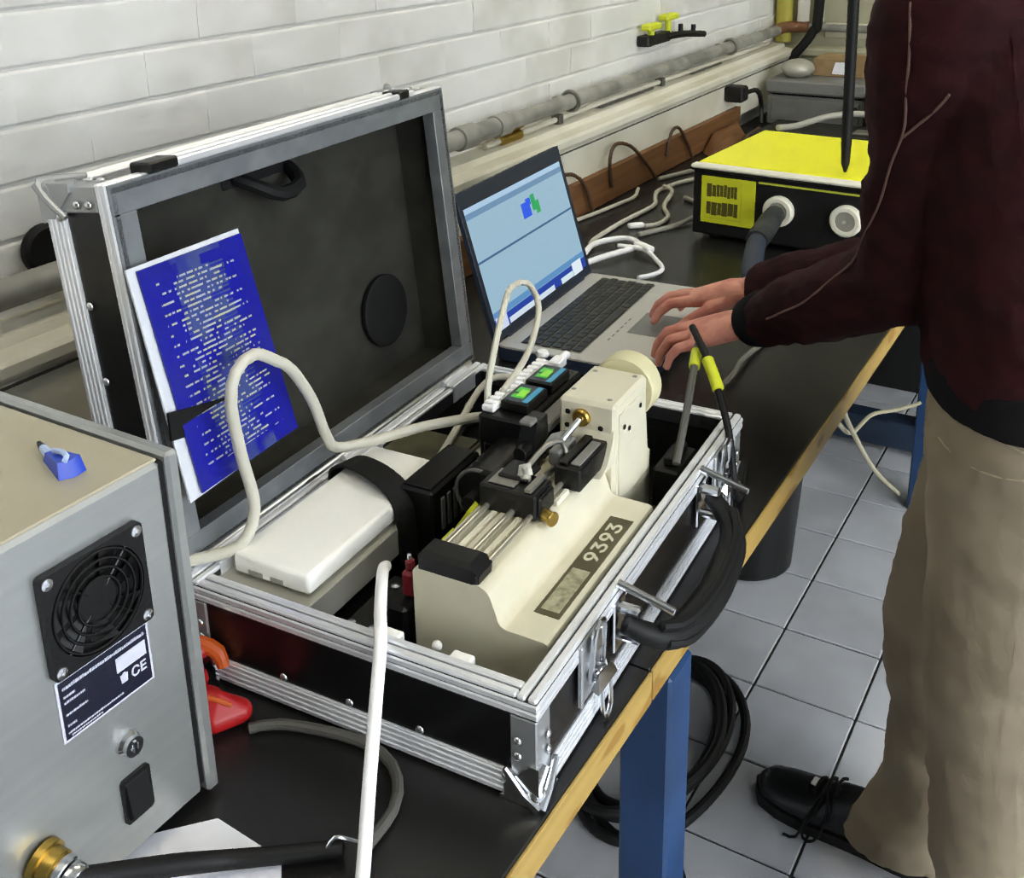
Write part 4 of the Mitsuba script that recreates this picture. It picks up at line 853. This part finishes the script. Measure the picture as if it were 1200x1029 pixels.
# hands: (wrist, forward, thumb side) and per-finger joints
def hand(W, knuckles, tips, pips, dips, thumb, lat):
    W = np.array(W); lat = np.array(lat)
    parts = []
    kn = [np.array(k) for k in knuckles]
    parts.append(MF.hull_points(np.vstack([W + lat * .013 + _ico * .0185, W - lat * .013 + _ico * .0185, W + lat * .012 + (kn[1] - W) * .35 + _ico * .019, W - lat * .014 + (kn[2] - W) * .35 + _ico * .019] + [k + _ico * r for k, r in zip(kn, (.0115, .0118, .0112, .0100))])))
    parts.append(MF.hull_points(np.vstack([W + lat * .018 + (kn[1] - W) * .25 - [0, 0, .008] + _ico * .014, np.array(thumb[1]) + _ico * .0115, kn[0] - (kn[0] - W) * .35 - [0, 0, .004] + _ico * .012])))
    for i, (k, p, d, t) in enumerate(zip(kn, pips, dips, tips)):
        r = (.0088, .0090, .0085, .0076)[i]
        parts.append(chain([(k, r + .0018), (p, r + .0004), (d, r - .0008), (t, r - .0022)]))
    parts.append(chain([(thumb[0], .014), (thumb[1], .0118), (thumb[2], .0102), (thumb[3], .0078)]))
    return union(*parts)
def fing(k, e, drop, bend, L):
    """finger joints from knuckle k, horizontal heading e, ending at height drop"""
    k, e = np.array(k), np.array(e); a, b, c = L
    p = k + e * a * math.cos(bend[0]) + [0, 0, -a * math.sin(bend[0])]
    d = p + e * b * math.cos(bend[1]) + [0, 0, -b * math.sin(bend[1])]
    t = d + e * c * math.cos(bend[2]) + [0, 0, -c * math.sin(bend[2])]
    t[2] = max(t[2], drop); return p, d, t
def make_hand(W, fw, lat, kz, bends, thumb, drop):
    fw, lat = np.array(fw, float), np.array(lat, float)
    kn, P_, D_, T_ = [], [], [], []
    for i, (along, off, dz) in enumerate(((.084, .027, .0), (.086, .005, .003), (.080, -.016, .0), (.071, -.035, -.006))):
        k = np.array(W) + fw * along + lat * off; k[2] = kz + dz; kn.append(k)
        e = fw + lat * (.10, .02, -.07, -.16)[i]; e[2] = 0; e /= np.linalg.norm(e)
        p, d, t = fing(k, e, drop, bends[i], ((.041, .026, .020), (.045, .029, .021), (.041, .027, .020), (.032, .020, .018))[i]); P_.append(p); D_.append(d); T_.append(t)
    return hand(W, kn, T_, P_, D_, thumb, lat), T_, D_, kn
nz = lambda v: np.array(v, float) / np.linalg.norm(v)
fL, lL = nz((-1, -.12, 0)), nz((-.12, 1, 0))
WL = np.array((-.505, 1.527, .868))
handL, tipL, dipL, knL = make_hand(WL, fL, lL, .842, [(.35, 1.0, 1.35), (.30, .95, 1.3), (.35, 1.0, 1.35), (.35, .95, 1.3)],
    [WL + fL * .022 + lL * .020 - [0, 0, .010], WL + fL * .052 + lL * .044 - [0, 0, .026], WL + fL * .084 + lL * .050 - [0, 0, .050], WL + fL * .108 + lL * .045 - [0, 0, .074]], .7855)
fR, lR = nz((-1, -.16, 0)), nz((-.16, -1, 0)) * np.array((-1, 1, 1))
lR = nz((.16, -1, 0))
WR = np.array((-.566, 1.692, .857))
handR, tipR, dipR, knR = make_hand(WR, fR, lR, .838, [(.20, .75, 1.1), (.18, .7, 1.1), (.2, .75, 1.1), (.25, .8, 1.1)],
    [WR + fR * .022 + lR * .020 - [0, 0, .010], WR + fR * .054 + lR * .042 - [0, 0, .026], WR + fR * .088 + lR * .046 - [0, 0, .050], WR + fR * .112 + lR * .040 - [0, 0, .072]], .7865)
SHL, ELL = np.array((-.212, 1.245, 1.365)), np.array((-.248, 1.335, 1.040))
SHR, ELR = np.array((-.205, 1.565, 1.365)), np.array((-.315, 1.585, .965))
HPL, KNL, ANL = np.array((-.095, 1.305, .88)), np.array((-.078, 1.285, .47)), np.array((-.028, 1.25, .085))
HPR, KNR, ANR = np.array((-.105, 1.485, .88)), np.array((-.188, 1.50, .47)), np.array((-.168, 1.498, .085))
HEAD = np.array((-.235, 1.40, 1.585))
body = union(loft([ringpts((-.09, 1.40, .88), .09, .15), ringpts((-.11, 1.40, 1.05), .085, .135), ringpts((-.145, 1.40, 1.25), .095, .15), ringpts((-.17, 1.40, 1.39), .06, .14), ringpts((-.19, 1.40, 1.45), .05, .055)]),
    chain([((-.185, 1.40, 1.42), .054), ((-.205, 1.40, 1.50), .050)]),
    hullm((HEAD + [.02, 0, .035], .078), (HEAD + [-.035, 0, .03], .070), (HEAD + [-.045, 0, -.055], .042)), hullm((HEAD + [-.05, 0, -.07], .032), (HEAD + [-.01, 0, -.06], .045)),
    hullm((HEAD + [-.098, 0, .012], .008), (HEAD + [-.112, 0, -.018], .012)),
    hullm((HEAD + [-.085, -.018, -.052], .008), (HEAD + [-.085, .018, -.052], .008)),
    *[hullm((HEAD + [.005, s * .078, .012], .010), (HEAD + [.0, s * .076, -.020], .008)) for s in (-1, 1)],
    chain([(SHL, .050), (ELL, .040), (WL + (ELL - WL) * .15, .028), (WL, .0235)]), chain([(SHR, .050), (ELR, .040), (WR + (ELR - WR) * .15, .028), (WR, .0235)]),
    chain([(HPL, .08), (KNL, .055), (ANL, .04)]), chain([(HPR, .08), (KNR, .055), (ANR, .04)]))
bt = tomesh(body, .02, 8); q = manifold3d.Mesh(bt.vertices.astype(np.float32), bt.faces.astype(np.uint32))
bm_ = MF(q)
ht = []
for h in (handL, handR):
    t = tomesh(h, .0032, 7); ht.append(MF(manifold3d.Mesh(t.vertices.astype(np.float32), t.faces.astype(np.uint32))))
full = union(bm_, *ht).to_mesh()
fullm = trimesh.Trimesh(full.vert_properties[:, :3], full.tri_verts, process=True)
pe = thing('person', 'person in dark maroon sweater and khaki trousers typing on the laptop at the bench', 'person')
add('body', fullm, 'skin', pe, smooth=True)
for tips, dips in ((tipL, dipL), (tipR, dipR)):
    for t, d in zip(tips, dips):
        ax = nz(t - d); up = nz(np.array([-.4, 0, 1.0]) - ax * np.dot([-.4, 0, 1.0], ax)); side = np.cross(ax, up)
        A = np.eye(4); A[:3, 0], A[:3, 1], A[:3, 2], A[:3, 3] = ax, side, up, d + (t - d) * .95 + up * .0052
        m = xf(trimesh.creation.icosphere(2, 1.0), mat=A @ np.diag([.0048, .0042, .0012, 1])); add('nail', m, 'nail', pe, smooth=True)
# sweater
def sleeve(SH, EL, W, k0=.020):
    ax = nz(EL - W); c = W + ax * k0
    return union(hullm((SH, .078), (SH * .5 + EL * .5 + [-.002, 0, 0], .062)), hullm((SH * .5 + EL * .5 + [-.002, 0, 0], .062), (EL, .058)),
                 hullm((EL, .058), (EL + (W - EL) * .45, .055)), hullm((EL + (W - EL) * .45, .055), (EL + (W - EL) * .80, .045)), MF.hull_points(np.vstack([EL + (W - EL) * .80 + _ico * .045, ringpts(c, .037, .037, ax)])))
torso = loft([ringpts((-.083, 1.40, .925), .128, .192), ringpts((-.090, 1.40, .96), .138, .198), ringpts((-.112, 1.40, 1.08), .135, .195), ringpts((-.148, 1.40, 1.25), .140, .205), ringpts((-.172, 1.40, 1.37), .110, .20), ringpts((-.185, 1.40, 1.43), .080, .11), ringpts((-.192, 1.40, 1.475), .066, .070)])
sw_ = union(torso, sleeve(SHL, ELL, WL), sleeve(SHR, ELR, WR, .062), hullm(((-.165, 1.30, 1.36), .085), (SHL, .074)), hullm(((-.165, 1.50, 1.36), .085), (SHR, .074)))
swm = folds(tomesh(sw_, .011, 14), .0075, (14, 14, 20), 3)
folds(swm, .004, (34, 34, 46), 8)
sk = add('sweater', swm, 'sweater', pe, smooth=True, label='dark maroon sweater')
for W, EL in ((WL, ELL), (WR + nz(ELR - WR) * .042, ELR)):
    ax = nz(EL - W)
    t = tomesh(loft([ringpts(W + ax * .010, .0345, .0345, ax), ringpts(W + ax * .014, .0395, .0395, ax), ringpts(W + ax * .050, .0445, .0445, ax), ringpts(W + ax * .060, .041, .041, ax)]), .006, 4)
    add('cuff', t, 'sweater_dark', sk, smooth=True, label='black cuff')
t = folds(tomesh(loft([ringpts((-.082, 1.40, .912), .129, .192), ringpts((-.084, 1.40, .918), .136, .199), ringpts((-.088, 1.40, .968), .1415, .2025), ringpts((-.089, 1.40, .974), .137, .198)]), .012, 3), .003, (20, 20, 20), 4)
add('hem', t, 'sweater_dark', sk, smooth=True, label='black hem band')
from scipy.spatial import cKDTree
def gpt(*p): return [np.array(x) for x in p]
def on_surface(m, guide, off, step=.012, rad=None):
    g = spline(guide, step); kt = cKDTree(m.vertices); d, i = kt.query(g, k=6); p = m.vertices[i].mean(1) + m.vertex_normals[i].mean(1) * off
    for _ in range(3): p[1:-1] = (p[:-2] + 2 * p[1:-1] + p[2:]) / 4
    return p
SEAMS = [gpt(*q) for q in (((-.236, 1.171, 1.394), (-.234, 1.176, 1.343), (-.236, 1.195, 1.287), (-.238, 1.212, 1.251), (-.249, 1.223, 1.219), (-.259, 1.242, 1.18), (-.275, 1.264, 1.129), (-.304, 1.315, 1.071), (-.323, 1.331, 1.039), (-.358, 1.344, 1.0), (-.401, 1.381, .959), (-.444, 1.419, .924)), ((-.240, 1.213, 1.246), (-.225, 1.207, 1.26), (-.207, 1.195, 1.28), (-.194, 1.187, 1.30)))]
for gd_ in SEAMS: add('piping', tube(on_surface(swm, gd_, .0008), .0017, 6, smooth=False), 'piping', sk)
# trousers
def trleg(HP, KN, AN, r):
    return union(hullm((HP, r[0]), (HP * .5 + KN * .5, r[1])), hullm((HP * .5 + KN * .5, r[1]), (KN, r[2])), MF.hull_points(np.vstack([KN + _ico * r[2], ringpts(AN + [0, 0, .09], r[3] * 1.02, r[3] * .95)])), MF.hull_points(np.vstack([ringpts(AN + [0, 0, .09], r[3] * 1.02, r[3] * .95), ringpts(AN - [0, 0, .048], r[3] * 1.08, r[3] * .95)])))
tr_ = union(loft([ringpts((-.088, 1.40, .99), .105, .165), ringpts((-.090, 1.40, .93), .118, .180), ringpts((-.092, 1.40, .84), .122, .190)]), trleg(HPL, KNL, ANL, (.105, .092, .080, .080)), hullm((HPR, .105), (HPR * .5 + KNR * .5, .088)), hullm((HPR * .5 + KNR * .5, .088), (KNR, .077)), MF.hull_points(np.vstack([KNR + _ico * .077, ringpts((-.164, 1.50, .31), .072, .070)])),
    loft([ringpts((-.164, 1.50, .31), .072, .070), ringpts((-.167, 1.498, .17), .071, .070), ringpts((-.188, 1.498, .095), .078, .073), ringpts((-.203, 1.498, .040), .088, .077)]))
trm = folds(tomesh(tr_, .012, 14), .008, (9, 9, 13), 5)
folds(trm, .004, (22, 22, 42), 6)
tk = add('trousers', trm, 'trousers', pe, smooth=True, label='khaki trousers')
P_SEAMS = [gpt(*q) for q in (((-.194, 1.314, .941), (-.177, 1.277, .934), (-.149, 1.235, .925), (-.121, 1.214, .917), (-.08, 1.21, .906)), ((-.189, 1.313, .951), (-.174, 1.281, .941), (-.145, 1.24, .935), (-.113, 1.217, .928), (-.082, 1.213, .919)), ((-.173, 1.242, .886), (-.158, 1.225, .878), (-.129, 1.208, .872), (-.101, 1.201, .872), (-.075, 1.203, .872)))]
for gd_ in P_SEAMS: add('pocket_seam', tube(on_surface(trm, gd_, .0006), .0017, 6, smooth=False), 'trouser_seam', tk)
# shoes
def shoe(heel, toe, nm):
    heel, toe = np.array(heel), np.array(toe); L = np.linalg.norm(toe - heel); e = (toe - heel) / L
    A = np.eye(4); A[:3, 0] = e; A[:3, 1] = np.cross([0, 0, 1], e); A[:3, 3] = heel
    s = [(.0, .030, .060), (.05, .036, .092), (.11, .037, .098), (.15, .041, .088), (.20, .047, .066), (.25, .046, .054), (.285, .036, .046), (L - .004, .014, .034)]
    def sec(x, w, h):
        a = np.linspace(0, np.pi, 13); return np.stack([np.full(13, x), w * np.cos(a) * (1 - .12 * np.sin(a)), .018 + (h - .018) * np.sin(a) ** .75], 1)
    up_ = MF.batch_boolean([MF.hull_points(np.vstack([sec(*a), sec(*b)])) for a, b in zip(s[:-1], s[1:])], manifold3d.OpType.Add)
    t = tomesh(up_, .008, 6); k = add(nm, xf(t, A), 'shoe_black', pe, smooth=True, label='black lace-up shoe')
    out = sg.LineString([(x, 0) for x in (.025, .2)]).buffer(.001)
    poly = sg.Polygon([(x, w + .003) for x, w, h in s] + [(L + .003, 0)] + [(x, -w - .003) for x, w, h in reversed(s)] + [(-.008, 0)]).buffer(.004).buffer(-.002)
    add('sole', xf(prism(poly, .019).apply_translation([0, 0, .001]), A), 'shoe_sole', k, smooth=35)
    for i in range(4):
        x = .158 + i * .017; h = .090 - i * .0085
        add('lace', xf(tube([(x, -.024, h - .010), (x + .003, -.010, h - .001), (x + .004, .010, h - .001), (x, .024, h - .010)], .0028, 6), A), 'black_matte', k)
    add('lace', xf(tube([(.175, .020, .078), (.165, .045, .060), (.17, .062, .022), (.185, .066, .005), (.20, .060, .012), (.185, .045, .05), (.178, .022, .078)], .0026, 6), A), 'black_matte', k)
    add('lace', xf(tube([(.18, .022, .076), (.195, .050, .040), (.205, .070, .006), (.225, .074, .004)], .0024, 6), A), 'black_matte', k)
    add('tag', xf(box(.196, .208, -.008, .010, .067, .071, .0008), A), 'bright_white', k)
shoe((-.142, 1.492, 0), (-.444, 1.528, 0), 'shoe'); shoe((.035, 1.24, 0), (-.265, 1.265, 0), 'shoe')
# head details
hv = trimesh.creation.icosphere(3, 1.0); hv.vertices = hv.vertices * [.098, .086, .088] + HEAD + [.024, 0, .045]
hv = trimesh.intersections.slice_mesh_plane(hv, [.75, 0, .55], HEAD + [-.035, 0, .045], cap=False)
add('hair', hv, 'hair', pe, smooth=True)
for s in (-1, 1):
    e_ = add('eye', xf(trimesh.creation.icosphere(2, .011), loc=HEAD + [-.088, s * .030, .012]), 'bright_white', pe, smooth=True)
    add('iris', xf(trimesh.creation.icosphere(2, .005), loc=HEAD + [-.0955, s * .030, .009]), 'black_plastic', e_, smooth=True)
